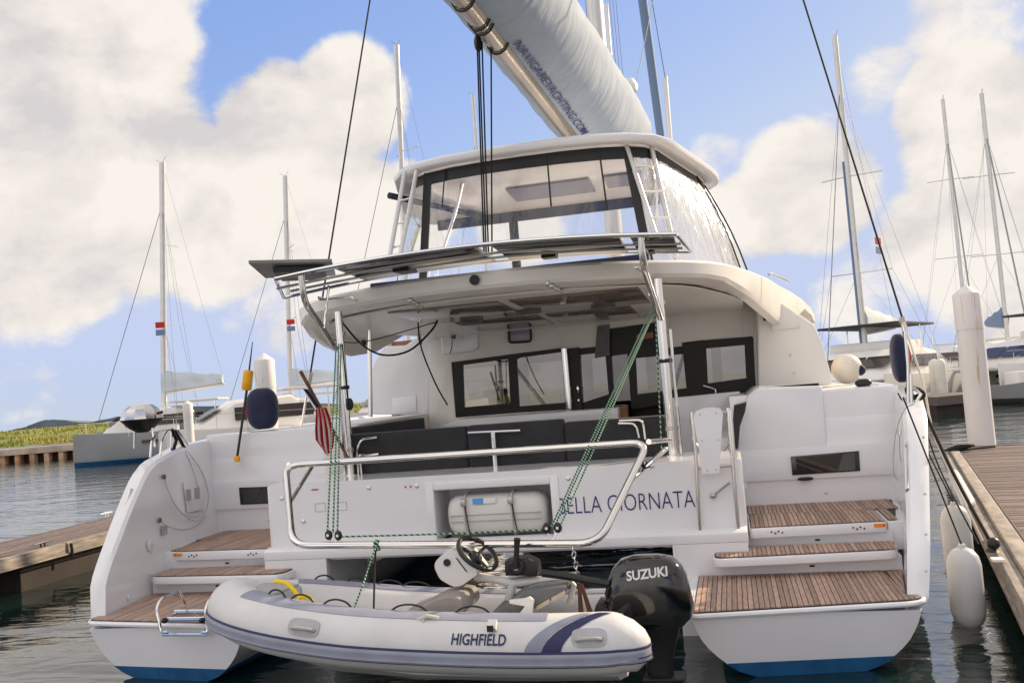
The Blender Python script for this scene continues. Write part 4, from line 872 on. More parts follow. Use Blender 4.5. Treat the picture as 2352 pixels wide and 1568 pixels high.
# shrouds: thick black lines either side
a1 = at(1845, 0, Y=6.2); b1 = at(2074, 735, Y=5.0); sh = wire('shroud', b1, a1+(a1-b1)*.4, .013, 'rope_black')
b0 = at(2088, 905, Y=4.6); wire('turnbuckle', b1, b0, .018, 'steel', sh); mb = MB(); mb.tube([at(2071, 728, Y=5), at(2081, 765, Y=5)], .035, 8); mk('turnbuckle_body', mb, 'steel_dull', sh)
a1 = at(850, 0, Y=7.6); b1 = at(711, 870, Y=5.6); sh = wire('shroud', b1, a1+(a1-b1)*.4, .015, 'rope_black')
wire('turnbuckle', b1, at(690, 990, Y=5.4), .018, 'steel', sh); mb = MB(); mb.tube([at(714, 855, Y=5.6), at(706, 895, Y=5.6)], .04, 8); mk('turnbuckle_body', mb, 'steel_dull', sh)
# mainsheet
for (px, py), (qx, qy) in (((1096, 100), (1112, 566)), ((1100, 100), (1117, 566)), ((1107, 95), (1122, 566)), ((1128, 108), (1130, 566))):
    wire('mainsheet', at(px, py, Y=3.1), at(qx, qy+20, Y=3.3), .011, 'rope_black')
for (px, py, r_) in ((1098, 100, .07), (1128, 112, .045)):
    mb = MB(); q = at(px, py, Y=3.1); mb.ell(q, r_*.7, r_, r_*1.5, 12, 8); bk = mk('sheet_block', mb, 'black', CT); wire('shackle', q, q+V((0, 0, .28)), .014, 'steel', bk)
# forestay furled sail (blue-grey) and topping lines beyond
j0 = at(1476, 0, Y=12.6); j1 = at(1520, 330, Y=13.2); jd = (j1-j0); j2 = j1+jd*((j1.z-2.2)/-jd.z)
mb = MB(); mb.tube([j0-jd, j0, j1, j2], [.09, .10, .09, .06], 10); mk('furled_jib', mb, 'bg_blue', CT)
wire('stay', at(1500, 0, Y=11), at(1440, 300, Y=9), .008, 'wire'); wire('stay', at(1497, 0, Y=12), at(1528, 180, Y=12.5), .008, 'wire')
mb = MB(); a0 = at(1528, 176, Y=13); a1 = at(1540, 330, Y=13); mb.tube([a0, a1, a1+(a1-a0)*((a1.z-2.0)/(a0.z-a1.z))], .05, 8); mk('antenna_mast', mb, 'white_paint', CT)
mb = MB(); q = at(1442, 200, Y=8.6); mb.lathe([(.16, -.1), (.18, 0), (.12, .12)], q, (0, 0, 1), 14); mk('radar_dome', mb, 'white_paint', ms)

# ================================================================== dinghy
DG = empty('dinghy', (0, -.6, .15), 'white and grey inflatable dinghy hung from the davits across the stern', 'dinghy')
NEAR = [(a+.03, b, c+.045) for a, b, c in [(1.43, -1.19, .485), (1.15, -1.2, .482), (.72, -1.21, .488), (.16, -1.21, .51), (-.45, -1.20, .55), (-.95, -1.16, .61), (-1.32, -1.06, .665), (-1.57, -.89, .70), (-1.68, -.65, .69)]]
CTR = [V(p) for p in NEAR] + [V((p[0], -1.30-p[1], p[2]-.085)) if p[1] < -.65 else V((p[0], -1.30-p[1], p[2]-.05)) for p in NEAR[-2::-1]]
PATH = crom(CTR, 6); NP = len(PATH); TR_ = .205
def trad(i):
    e_ = min(i, NP-1-i); return TR_*(1 if e_ > 3 else (.93, .97, .99, 1.0)[e_])
def tfr(i):
    t = (PATH[min(NP-1, i+1)]-PATH[max(0, i-1)]).normalized(); o_ = t.cross(V((0, 0, 1))).normalized()
    if o_.dot(PATH[i]-V((.3, -.6, PATH[i].z))) < 0: o_ = -o_
    up = V((0, 0, 1)); up = (up-t*up.dot(t)).normalized(); return o_, up
def tp_(fi, th, off=0):
    if fi < 0:
        k = -fi; return tp_(0, th, off) + V((.22*k, 0, -.01*k)) + (PATH[0]-tp_(0, th, off))*V((0, .62, .35))*k*k if False else V((tp_(0, th, off).x+.20*math.sin(k*1.5), PATH[0].y+(tp_(0, th, off).y-PATH[0].y)*math.cos(k*1.35), tp_(0, th, off).z))
    fi = max(0, min(NP-1.001, fi)); i = int(fi); k = fi-i
    p = PATH[i].lerp(PATH[i+1], k); o1, u1 = tfr(i); o2, u2 = tfr(i+1); o_ = o1.lerp(o2, k).normalized(); u_ = u1.lerp(u2, k).normalized(); r_ = trad(i)*(1-k)+trad(i+1)*k
    return p + (o_*math.cos(th)+u_*math.sin(th))*(r_+off)
mb = MB(); NT = 24
rings = [[tp_(i, 2*math.pi*k/NT) for k in range(NT)] for i in range(NP)]
def cone(i, d):
    o = []
    for e_, rr in ((.10, .80), (.17, .5), (.20, .2)):
        c = PATH[i]+d*e_; o1, u1 = tfr(i); o.append([c+(o1*math.cos(2*math.pi*k/NT)+u1*math.sin(2*math.pi*k/NT))*TR_*rr+V((0, 0, -.02)) for k in range(NT)])
    return o
dS = V((1, 0, 0)); rings = cone(0, dS)[::-1]+rings+cone(NP-1, dS)
mb.loft(rings); mk('tube', mb, 'hypalon_white', DG, smooth=60)
def patch(name, f0, f1, t0, t1, mt, off=.004, nf=30, ntt=6, shift=None):
    mb = MB(); rows = []
    for a in range(nf+1):
        row = []
        for b in range(ntt+1):
            th = t0+(t1-t0)*b/ntt; fi = f0+(f1-f0)*a/nf + (shift(th) if shift else 0); row.append(tp_(fi, th, off))
        rows.append(row)
    mb.loft(rows, False, False); return mk(name, mb, mt, DG, smooth=60, fix=False)
q_ = math.pi
for f0, f1 in ((9, 37), (NP-1-37, NP-1-2)): patch('top_patch', f0, f1, R(62), R(112), 'hypalon_grey')
# rubbing strake: shaped band with navy piping
mb = MB(); rows = []
for a in range(-8, 121):
    fi = (NP-1.01)*a/120 if a >= 0 else a/8; row = []
    for th, off in ((R(-1), .002), (R(-4), .020), (R(-9), .026), (R(-15), .024), (R(-19), .036), (R(-23), .032), (R(-27), .004)): row.append(tp_(fi, th, off))
    rows.append(row)
mb.loft(rows, False, False); mk('rubbing_strake', mb, 'hypalon_grey', DG, smooth=50, fix=False)
for th, w_ in ((R(-.5), .009), (R(-17), .008), (R(-27), .010)):
    mb = MB(); mb.tube([tp_((NP-1.01)*a/120 if a >= 0 else a/8, th, (.018 if th < -.2 else .004) if th > -.4 else .006) for a in range(-8, 121)], w_, 6); mk('piping', mb, 'hypalon_navy', DG)
# lettering wrapped on the tube
f_a = None
def fi_of_x(x):
    best = min(range(NP//2), key=lambda i: abs(PATH[i].x-x)); i = best
    j = i+1 if PATH[i].x > x else max(0, i-1)
    if PATH[j].x == PATH[i].x: return i
    return i+(j-i)*(PATH[i].x-x)/(PATH[i].x-PATH[j].x)
# swoosh stripes near the stern
for mt_, xa, xb in (('hypalon_grey', at(1203, 1490, Y=-1.4).x, at(1233, 1490, Y=-1.4).x), ('hypalon_navy', at(1242, 1490, Y=-1.4).x, at(1279, 1490, Y=-1.4).x)):
    rows = []
    for b in range(15):
        th = R(1)+R(84)*b/14; c_ = (1-math.cos(th))**.85; x0_ = xa+.40*c_; x1_ = xb+.40*c_+(.02-.03*c_)
        rows.append([tp_(fi_of_x(x0_+(x1_-x0_)*k/4), th, .005) for k in range(5)])
    mb = MB(); mb.loft(rows, False, False); mk('swoosh_stripe', mb, mt_, DG, smooth=60, fix=False)
xl = at(1036, 1470, Y=-1.4).x; xr = at(1161, 1470, Y=-1.4).x
text('brand_lettering', 'HIGHFIELD', lambda x, y: tp_(fi_of_x(xl+x), R(13)+y/TR_, .006), .075, 'hypalon_navy', DG, width=xr-xl, offset=.02, shear=.10)
# carry handles
for px, py in ((700, 1456), (1352, 1472)):
    x_ = at(px, py, Y=-1.37).x; fc = fi_of_x(x_)
    mb = MB(); mb.add([tp_(fi_of_x(x_+.115*math.copysign(abs(math.cos(a))**.5, math.cos(a))), R(26)+R(17)*math.copysign(abs(math.sin(a))**.6, math.sin(a)), .007) for a in [2*math.pi*k/24 for k in range(24)]], [list(range(24))]); hp = mk('handle_patch', mb, 'hypalon_pale', DG, smooth=0, fix=False)
    mb = MB(); mb.tube(crom([tp_(fi_of_x(x_+d), R(22), .008+h_) for d, h_ in ((-.085, 0), (-.05, .03), (0, .038), (.05, .03), (.085, 0))], 4), [.014]*17, 8); mk('carry_handle', mb, 'grey_plastic', hp)
for px in (625, 690, 775, 945, 1090):
    x_ = at(px, 1400, Y=-1.1).x; fc = fi_of_x(x_) if px > 640 else fi_of_x(x_)
    mb = MB(); mb.tube(crom([tp_(fc+d, R(100), h_) for d, h_ in ((-1.3, 0), (-.8, .032), (0, .045), (.8, .032), (1.3, 0))], 4), .0075, 6); mk('life_line', mb, 'black', DG)
for px in (760, 830, 900, 960, 1080):
    x_ = at(px, 1352, Y=0).x; fc = NP-1-fi_of_x(x_); mb = MB(); mb.tube(crom([tp_(fc+d, R(85), h_) for d, h_ in ((-1.3, 0), (-.8, .028), (0, .04), (.8, .028), (1.3, 0))], 4), .0075, 6); mk('life_line', mb, 'black', DG)
# rigid hull and deck
mb = MB(); rings = []
for x_, hb, zk, zt in ((1.42, .56, .13, .40), (.8, .57, .13, .40), (0, .56, .15, .42), (-.7, .50, .20, .48), (-1.15, .36, .28, .54), (-1.45, .14, .40, .60), (-1.55, .03, .5, .62)):
    rings.append([V((x_, -.6-hb, zt)), V((x_, -.6-hb, zt-.10)), V((x_, -.6-hb*.82, zk+.11)), V((x_, -.6, zk)), V((x_, -.6+hb*.82, zk+.11)), V((x_, -.6+hb, zt-.10)), V((x_, -.6+hb, zt))])
mb.loft(rings); mk('rigid_hull', mb, 'rib_hull', DG, smooth=35)
mb = MB(); mb.prism([V((x_, -.6+s*h_, z_)) for s in (-1, 1) for x_, h_, z_ in (((1.45, .5, .415), (0, .5, .43), (-.8, .42, .50), (-1.2, .25, .555)) if s < 0 else ((-1.2, .25, .555), (-.8, .42, .50), (0, .5, .43), (1.45, .5, .415)))], (0, 0, .02)); mk('floor', mb, 'hypalon_pale', DG, smooth=60)
mb = MB(); mb.box(1.36, 1.44, -1.02, -.3, .3, .62); mk('transom_board', mb, 'console_white', DG, bevel=.015)
# bow locker
mb = MB(); q = [at(a, b, Y=y_) for a, b, y_ in ((548, 1342, -.75), (638, 1346, -.85), (686, 1336, -.55), (600, 1330, -.42))]
mb.prism([V((-1.58, -.92, .70)), V((-1.24, -.98, .68)), V((-1.18, -.46, .68)), V((-1.52, -.46, .70))], (0, 0, .15)); bl = mk('bow_locker', mb, 'hypalon_pale', DG, bevel=.03, bseg=3)
mb = MB(); mb.prism([V((-1.57, -.90, .85)), V((-1.26, -.96, .83)), V((-1.20, -.48, .83)), V((-1.51, -.48, .85))], (0, 0, .02)); mk('locker_lid', mb, 'grey_plastic', bl, bevel=.012)
mb = MB(); P = crom([at(632, 1334, Y=-.80), at(660, 1340, Y=-.85), at(688, 1370, Y=-.9), at(710, 1396, Y=-.95), at(717, 1385, Y=-.97), at(708, 1370, Y=-.97), at(690, 1370, Y=-.99), at(676, 1400, Y=-.99)], 6); mb.tube(P, .017, 8)
mk('fuel_hose', mb, 'yellow', label='bright yellow hose coiled over the bow locker of the dinghy', cat='hose')
# steering console
def bx_oriented(c, ax, ay, az, hx, hy, hz):
    c = V(c); return [c+ax*(sx*hx)+ay*(sy*hy)+az*(sz*hz) for sz in (-1, 1) for sx, sy in ((-1, -1), (1, -1), (1, 1), (-1, 1))]
CY = -.55
mb = MB(); prof = [(1028, 1262), (1060, 1268), (1092, 1310), (1098, 1318), (1060, 1345), (1042, 1348), (1010, 1330), (997, 1302), (1000, 1288)]
P = fil([at(a, b, Y=CY-.17) for a, b in prof], .03, 3, True); mb.prism(P, (0, .34, 0)); co = mk('steering_console', mb, 'console_white', DG, bevel=.02, bseg=3)
mb = MB(); mb.disc(at(1027, 1291, Y=CY-.171), (0, -1, 0), .028, .008, 14); mk('ignition_switch', mb, 'black', co)
mb = MB(); mb.prism([at(a, b, Y=CY-.173) for a, b in ((1046, 1280), (1050, 1281), (1075, 1314), (1069, 1311))], (0, .004, 0)); mk('slot', mb, 'black', co)
wc = at(1097, 1270, Y=CY-.05); wa = V((.62, -.25, .74)).normalized(); u_ = wa.cross(V((0, 1, 0))).normalized(); v_ = wa.cross(u_)
mb = MB(); mb.tube([wc+(u_*math.cos(a)+v_*math.sin(a))*.165 for a in [2*math.pi*k/28 for k in range(28)]], .019, 8, True); sw_ = mk('steering_wheel', mb, 'black', DG)
for k in range(3): a = 2*math.pi*k/3+.5; mb = MB(); mb.tube([wc-wa*.03, wc+(u_*math.cos(a)+v_*math.sin(a))*.16], .014, 6); mk('spoke', mb, 'black', sw_)
mb = MB(); mb.lathe([(.07, -.20), (.075, -.06), (.05, 0), (.02, .02)], wc-wa*.02, wa, 14); mk('wheel_hub', mb, 'black', sw_)
# grab frame, throttle
mb = MB(); mb.tube(fil([at(1090, 1322, Y=CY), at(1150, 1332, Y=CY), at(1175, 1338, Y=CY), at(1305, 1326, Y=CY)], .1, 5), .032, 12); gf = mk('grab_frame', mb, 'console_white', DG)
mb = MB(); mb.tube([at(1178, 1338, Y=CY), at(1170, 1376, Y=CY+.03)], .036, 12); mk('frame_leg', mb, 'console_white', gf)
mb = MB(); P = [at(a, b, Y=CY-.09) for a, b in ((1158, 1288), (1208, 1280), (1232, 1292), (1236, 1322), (1160, 1322))]; mb.prism(P, (0, .16, 0)); th_ = mk('throttle_box', mb, 'black', DG, bevel=.012)
q = at(1187, 1302, Y=CY-.10); mb = MB(); mb.lathe([(.058, 0), (.062, .012), (.048, .022), (.046, .014)], q, (0, -1, 0), 18); mk('throttle_boss', mb, 'black', th_)
mb = MB(); mb.tube([q+V((0, -.03, 0)), at(1187, 1258, Y=CY-.14), at(1188, 1236, Y=CY-.15)], [.022, .020, .026], 10); mk('throttle_lever', mb, 'black', th_)
text('lever_mark', 'S', lambda x, y: q+V((x-.014, -.026, y-.018)), .036, 'white_paint', th_, width=.028)
# helm seat, bolster and folding bench
mb = MB(); prof = [(915, 1413), (960, 1398), (1000, 1378), (1025, 1371), (1055, 1374), (1066, 1392), (1064, 1412), (1040, 1420)]
P = fil([at(a, b, Y=-.95) for a, b in prof], .03, 2, True); mb.prism(P, (0, .45, 0)); mk('seat_bolster', mb, 'taupe_fabric', DG, bevel=.025, bseg=3)
mb = MB(); prof = [(1118, 1416), (1150, 1398), (1205, 1358), (1232, 1352), (1300, 1346), (1296, 1362), (1240, 1392), (1190, 1416)]
P = [at(a, b, Y=-.85) for a, b in prof]; mb.prism(P, (0, .55, 0)); hs_ = mk('helm_seat', mb, 'grey_dark', DG, bevel=.02)
for k, (a, b) in enumerate((((1232, 1392), (1262, 1374)), ((1266, 1372), (1296, 1356)))):
    mb = MB(); p0 = at(*a, Y=-.86); p1 = at(*b, Y=-.86); mb.prism([p0, p1, p1+V((0, 0, -.03)), p0+V((0, 0, -.03))], (0, .02, 0)); mk('seat_slat', mb, 'orange_yellow' if False else 'cream_inside', hs_)
mb = MB(); P = [at(a, b, Y=-.93) for a, b in ((1160, 1420), (1190, 1412), (1205, 1392), (1170, 1386), (1168, 1378), (1205, 1374), (1216, 1370), (1227, 1378), (1224, 1392), (1222, 1422))]; mb.prism(P, (0, .04, 0)); mk('seat_hinge', mb, 'console_white', hs_, bevel=.008)
mb = MB(); P = [at(a, b, Y=-.62) for a, b in ((1250, 1342), (1285, 1334), (1288, 1342), (1254, 1350))]; mb.prism(P, (0, .04, 0)); mk('seat_hinge', mb, 'console_white', hs_, bevel=.008)
mb = MB(); mb.tube([at(1312, 1336, Y=-.6), at(1318, 1342, Y=-.6), at(1308, 1385, Y=-.6)], .022, 8); mk('seat_arm', mb, 'console_white', hs_)
for (px, py) in ((985, 1428),):
    mb = MB(); c = at(px, py, Y=-1.28); mb.ell(c, .12, .03, .035, 16, 8); cl_ = mk('cleat_base', mb, 'grey_plastic', DG); mb = MB(); mb.tube([c+V((-.07, -.02, .02)), c+V((0, -.03, .05)), c+V((.08, -.02, .03))], .016, 8); mb.tube([c+V((-.02, -.035, .03)), c+V((-.05, -.05, -.05))], .012, 6); mk('tied_cord', mb, 'rope_white', cl_)
mb = MB(); c = tp_(fi_of_x(at(1132, 1440, Y=-1.33).x), R(48), .02); mb.add(bx_oriented(c, V((1, 0, 0)), V((0, .7, .7)), V((0, -.7, .7)), .03, .035, .022), [(0, 3, 2, 1), (4, 5, 6, 7), (0, 1, 5, 4), (1, 2, 6, 5), (2, 3, 7, 6), (3, 0, 4, 7)]); mk('accessory_mount', mb, 'console_white', DG, bevel=.004)
mb = MB(); c = c+V((-.005, -.045, -.01)); mb.box(c.x-.022, c.x+.022, c.y-.004, c.y+.004, c.z-.02, c.z+.02); mk('mount_socket', mb, 'black', DG)
# outboard
OY = -.60; A0 = at(1492, 1345, Y=OY-.17); sx_ = .0
def cowl_ring(k, rx, ry, tilt=.0):
    c = k; n = 24; o = []
    for j in range(n):
        a = 2*math.pi*j/n; e_ = .62; ca, sa_ = math.cos(a), math.sin(a)
        o.append(c+V((rx*math.copysign(abs(ca)**e_, ca), ry*math.copysign(abs(sa_)**e_, sa_), 0)))
    return o
def ec(px, py): return at(px, py, Y=OY)
mb = MB(); lv = []
for (pl, pr, y_, ry) in ((1432, 1572, 1431, .13), (1400, 1592, 1412, .165), (1388, 1595, 1385, .175), (1390, 1586, 1350, .178), (1398, 1578, 1318, .172), (1408, 1566, 1296, .155), (1424, 1548, 1279, .12), (1450, 1520, 1271, .06)):
    a = ec(pl, y_+ (pr-pl)*.0); b = ec(pr, y_+6); c = (a+b)/2; c.z = (a.z+b.z)/2; lv.append(cowl_ring(c, (b.x-a.x)/2, ry))
mb.loft(lv); eng = mk('outboard_cowl', mb, 'black_gloss', DG, smooth=40)
mb = MB(); lv2 = []
for (pl, pr, y_, ry) in ((1440, 1566, 1428, .11), (1462, 1560, 1452, .08), (1475, 1550, 1490, .055), (1485, 1545, 1530, .045)):
    a = ec(pl, y_); b = ec(pr, y_+4); lv2.append(cowl_ring((a+b)/2, (b.x-a.x)/2, ry))
lv2.append([p+V((.03, 0, -.25)) for p in lv2[-1]])
mb.loft(lv2[::-1]); leg_ = mk('outboard_leg', mb, 'black', DG, smooth=40)
mb = MB(); c = ec(1515, 1520)+V((.02, 0, -.1)); mb.box(c.x-.14, c.x+.16, c.y-.10, c.y+.10, c.z-.01, c.z+.01); mk('cavitation_plate', mb, 'black', leg_, bevel=.004)
mb = MB(); P = [ec(a, b) for a, b in ((1375, 1375), (1400, 1385), (1430, 1420), (1425, 1450), (1380, 1440), (1365, 1410))]; mb.prism([p+V((0, -.13, 0)) for p in P], (0, .26, 0)); mk('mount_bracket', mb, 'black', leg_, bevel=.02)
for pts in (((1360, 1432), (1372, 1405), (1392, 1390), (1402, 1400)), ((1362, 1436), (1380, 1412), (1405, 1405), (1425, 1415)), ((1245, 1315), (1300, 1322), (1350, 1332), (1400, 1340))):
    mb = MB(); mb.tube(crom([at(a, b, Y=OY-.1) for a, b in pts], 4), .014 if pts[0][0] > 1300 else .03, 8); mk('control_cable', mb, 'black', leg_)
t0 = at(1440, 1334, Y=OY-.186); t1 = at(1534, 1322, Y=OY-.186)
text('engine_lettering', 'SUZUKI', lambda x, y: t0+(t1-t0)*(x/(t1-t0).length)+V((0, -.004, y)), .072, 'white_paint', eng, width=(t1-t0).length, offset=.03)
# ---- tackle between davit and dinghy
def rope(name, pts, r, mt, label, cat='rope', sm=True, group=None, n=6):
    mb = MB(); mb.tube(crom(pts, 5) if sm and len(pts) > 2 else pts, r, n); return mk(name, mb, mt, label=label, cat=cat, group=group)
LT = 'four part tackle lines on the port davit'
for (a, b, w) in (((772, 790), (752, 1222), 'leftmost of three'), ((778, 790), (765, 1222), 'middle of three'), ((783, 790), (775, 1225), 'rightmost of three')):
    rope('tackle_line', [at(*a, Y=1.6), at(*b, Y=-.38)], .0075, 'rope_green', 'green flecked tackle line hanging in front of the furled flag, '+w, group=LT)
rope('tackle_line', [at(786, 790, Y=1.7), at(800, 930, Y=1.8)], .008, 'rope_black', 'short black line on the port roof post above its pulley')
RT = 'tackle lines slanting down from the starboard roof post'
for (a, b, w) in (((1494, 715), (1266, 1210), 'leftmost of three'), ((1503, 715), (1285, 1212), 'rightmost of three'), ((1498, 720), (1272, 1212), 'middle of three')):
    rope('tackle_line', [at(*a, Y=1.6), at(*b, Y=-.38)], .0075, 'rope_green', 'green and white tackle line slanting from the starboard roof post, '+w, group=RT)
rope('tackle_line', [at(1505, 720, Y=1.7), at(1520, 1040, Y=1.8)], .007, 'rope_green', 'green line hanging straight down beside the starboard roof post')
rope('tackle_line', [at(780, 1232, Y=-.4), at(1000, 1226, Y=-.42), at(1255, 1216, Y=-.4)], .0075, 'rope_green', 'green line stretched sideways along the lower davit bar')
for px, py, tl in ((755, 1228, 'left'), (777, 1229, 'right'), (1256, 1212, 'left'), (1281, 1211, 'right')):
    mb = MB(); c = at(px, py, Y=-.40); mb.ell(c, .034, .02, .042, 14, 8); pb = mk('pulley', mb, 'black', label='black pulley at the foot of the %s tackle, %s of its pair' % ('port' if px < 1000 else 'starboard', tl), cat='pulley')
    mb = MB(); mb.disc(c+V((0, -.021, 0)), (0, -1, 0), .012, .003, 10); mk('sheave_pin', mb, 'steel', pb)
    mb = MB(); mb.tube([c+V((0, 0, -.035)), at(766 if px < 1000 else 1269, 1247 if px < 1000 else 1240, Y=-.42)], .006, 6); mk('shackle', mb, 'steel', pb)
rope('lifting_bridle', [at(865, 1248, Y=-.46), at(838, 1330, Y=-.8), at(808, 1410, Y=-1.15)], .007, 'rope_green', 'green rope tied to the davit bar and slanting to the dinghy tube', sm=False)
rope('lifting_bridle', [at(863, 1246, Y=-.46), at(860, 1330, Y=-.6), at(858, 1418, Y=-.8)], .009, 'rope_black', 'dark rope hanging straight from the davit bar into the dinghy', sm=False)
mb = MB(); q = at(864, 1252, Y=-.43); mb.tube([q+V((.0, .035*math.cos(a), .035*math.sin(a))) for a in [2*math.pi*k/12 for k in range(12)]], .012, 6, True); mb.tube([q+V((.02, .035*math.cos(a), .035*math.sin(a))) for a in [2*math.pi*k/12 for k in range(12)]], .012, 6, True); mk('rope_knot', mb, 'rope_green', label='green hitch tied round the lower davit bar', cat='knot')
ch = empty('lifting_chain', at(1318, 1340, Y=-.45), 'galvanised chain with shackles hanging from the davit bar to the brown straps', 'chain')
for k in range(7):
    q = at(1315, 1256, Y=-.44).lerp(at(1330, 1338, Y=-.5), (k+.5)/7); a_ = V((1, 0, .2)) if k % 2 else V((0, 1, 0)); z_ = V((.1, 0, 1)).normalized(); mb = MB()
    mb.tube([q+a_*(.014*math.cos(t))+z_*(.026*math.sin(t)) for t in [2*math.pi*j/12 for j in range(12)]], .005, 6, True); mk('chain_link', mb, 'steel', ch)
for a, b, nm in (((1330, 1338), (1336, 1428), 'left'), ((1334, 1338), (1362, 1425), 'right')):
    mb = MB(); p0 = at(*a, Y=-.5); p1 = at(*b, Y=-.75); mb.hexa([p0+V((-.012, 0, 0)), p0+V((.012, 0, 0)), p0+V((.012, .006, 0)), p0+V((-.012, .006, 0)), p1+V((-.022, 0, 0)), p1+V((.022, 0, 0)), p1+V((.022, .006, 0)), p1+V((-.022, .006, 0))])
    mk('lifting_strap', mb, 'brown_strap', label='brown webbing lifting strap at the dinghy stern, %s of the two' % nm, cat='strap')

# ================================================================== loose gear on the catamaran
lr = empty('liferaft', at(1145, 1215, Y=1.5), 'white liferaft canister strapped in the transom recess', 'liferaft')
c = at(1146, 1176, Y=1.42); mb = MB(); rings = []
for x_, k in ((-.49, .55), (-.47, .78), (-.43, .93), (-.38, 1), (0, 1.02), (.38, 1), (.43, .93), (.47, .78), (.49, .55)):
    rings.append([c+V((x_, .17*k*math.copysign(abs(math.cos(a))**.7, math.cos(a)), .195*k*math.copysign(abs(math.sin(a))**.7, math.sin(a)))) for a in [2*math.pi*j/24 for j in range(24)]])
mb.loft(rings); cn = mk('canister', mb, 'console_white', lr, smooth=40)
for z_ in (-.055, .005): mb = MB(); mb.box(c.x-.46, c.x+.46, c.y-.178, c.y-.16, c.z+z_, c.z+z_+.008); mk('seam', mb, 'grey_plastic', lr)
for x_ in (-.30, .17):
    mb = MB(); mb.tube([c+V((x_, .185*math.copysign(abs(math.cos(a))**.7, math.cos(a)), .21*math.copysign(abs(math.sin(a))**.7, math.sin(a)))) for a in [2*math.pi*j/24 for j in range(24)]], .010, 6, True); mk('strap', mb, 'rope_white', lr)
    mb = MB(); mb.tube([c+V((x_+.015, -.19, .10)), c+V((x_+.03, -.195, -.05)), c+V((x_+.045, -.18, -.18))], .007, 6); mk('strap', mb, 'black', lr)
    mb = MB(); mb.box(c.x+x_-.025, c.x+x_+.025, c.y-.21, c.y-.165, c.z+.10, c.z+.17); mk('buckle', mb, 'steel_dull', lr, bevel=.008)
for x0, x1, mt in ((-.21, -.10, 'sky_blue'), (-.10, .02, 'white_paint')):
    mb = MB(); P = [c+V((x_, -.165-.002, z_)) for x_, z_ in ((x0, .115), (x1, .115), (x1, .165), (x0, .165))]; mb.prism(P, (0, -.010, -.0)); mk('label_sticker', mb, mt, lr)
fl = empty('flag', at(806, 1060, Y=1.8), 'furled red and white striped flag with blue canton on a wooden staff', 'flag')
mb = MB(); mb.tube([at(804, 1060, Y=1.8), at(690, 852, Y=1.45)], [.016, .020], 10); mk('flagstaff', mb, 'wood_brown', fl)
fa = at(700, 880, Y=1.45)
def flag_strip(pts, w, mt, nm='flag_cloth'):
    mb = MB(); rows = []
    for px, py in pts: q = at(px, py, Y=1.44); rows.append([q+V((-w, 0, 0)), q+V((-w*.3, -.03, 0)), q+V((w*.3, .015, 0)), q+V((w, -.02, 0))])
    mb.loft(rows, False, False); mk(nm, mb, mt, fl, smooth=60, fix=False)
flag_strip(crom([V((a, b, 0)) for a, b in ((702, 893), (712, 905), (726, 925), (736, 940))], 3) and [(702, 893), (712, 907), (724, 925), (733, 938)], .03, 'navy', 'flag_canton')
mb = MB(); mb.tube([at(704, 905, Y=1.43), at(716, 922, Y=1.43), at(728, 940, Y=1.43)], .016, 6); mk('flag_star_band', mb, 'white_paint', fl)
for i in range(7):
    o_ = (i-3)*6.2; mt = 'red' if i % 2 == 0 else 'white_paint'
    flag_strip([(738+o_*.5, 935), (742+o_*.7, 955), (745+o_*.95, 985), (747+o_*1.0, 1012-abs(o_)*.2), (748+o_*.55+5, 1046-abs(o_)*.9)], .0142, mt, 'flag_stripe')
# horseshoe buoys in navy covers
def buoy(name, c, w, d, h, label, lean):
    mb = MB(); mb.ell(c, w, d, h, 20, 14, .75); t = mk(name, mb, 'navy', smooth=60, label=label, cat='life buoy')
    mb = MB(); mb.tube([c+V((-w*.9, -d*.5, h*.45)), c+V((-w*1.0, -d*.6, 0)), c+V((-w*.85, -d*.4, -h*.4))], .014, 6) if w > .15 else mb.tube([c+V((w*.8, -d*.4, h*.5)), c+V((w*1.0, -d*.5, 0)), c+V((w*.7, -d*.3, -h*.4))], .014, 6)
    mk('red_piping', mb, 'red', t); return t
c = at(603, 938, Y=4.2); bt = buoy('buoy_cover', c, .225, .13, .285, 'navy blue buoy cover on the port rail below the yellow float', 0)
c = at(2067, 822, Y=4.2); buoy('buoy_cover', c, .10, .2, .29, 'navy blue buoy cover hung on the starboard stern rail, seen edge on', 0)
db = empty('dan_buoy', at(545, 1050, Y=3.6), 'black pole with yellow float leaning against the port bulkhead', 'dan buoy')
mb = MB(); mb.tube([at(545, 1048, Y=2.79), at(567, 895, Y=2.86), at(580, 785, Y=2.9)], [.016, .016, .005], 8); mk('pole', mb, 'black', db)
mb = MB(); P = [at(566, 896, Y=2.86), at(571, 850, Y=2.88)]; ax = (P[1]-P[0]); mb.lathe([(.05, 0), (.062, .02), (.062, ax.length-.02), (.05, ax.length)], P[0], ax, 14); mk('float', mb, 'orange_yellow', db)
mb = MB(); mb.lathe([(.035, 0), (.04, .05), (.03, .07)], at(545, 1060, Y=2.78), (0, 0, 1), 10); mk('foot', mb, 'orange_yellow', db)
gr = empty('grill', at(325, 990, X=-4.12), 'round stainless barbecue grill on the port stern rail', 'grill')
c = at(326, 962, X=-4.12); mb = MB(); mb.lathe([(.235, .0), (.225, .03), (.19, .11), (.13, .155), (.05, .17), (.01, .172)], c, (0, 0, 1), 12); mk('lid', mb, 'grill_steel', gr, smooth=12)
mb = MB(); mb.lathe([(.06, -.15), (.14, -.10), (.22, -.02), (.24, .0)], c, (0, 0, 1), 16); mk('bowl', mb, 'dark_trim', gr)
mb = MB(); mb.tube([c+V((.23, -.05, .05)), c+V((.30, -.06, .06))], .016, 8); mk('handle', mb, 'black', gr)
for s in (-.1, .12): mb = MB(); mb.tube([c+V((s, 0, -.1)), c+V((s*1.2, 0, -.32))], .012, 8); mk('leg', mb, 'steel', gr)
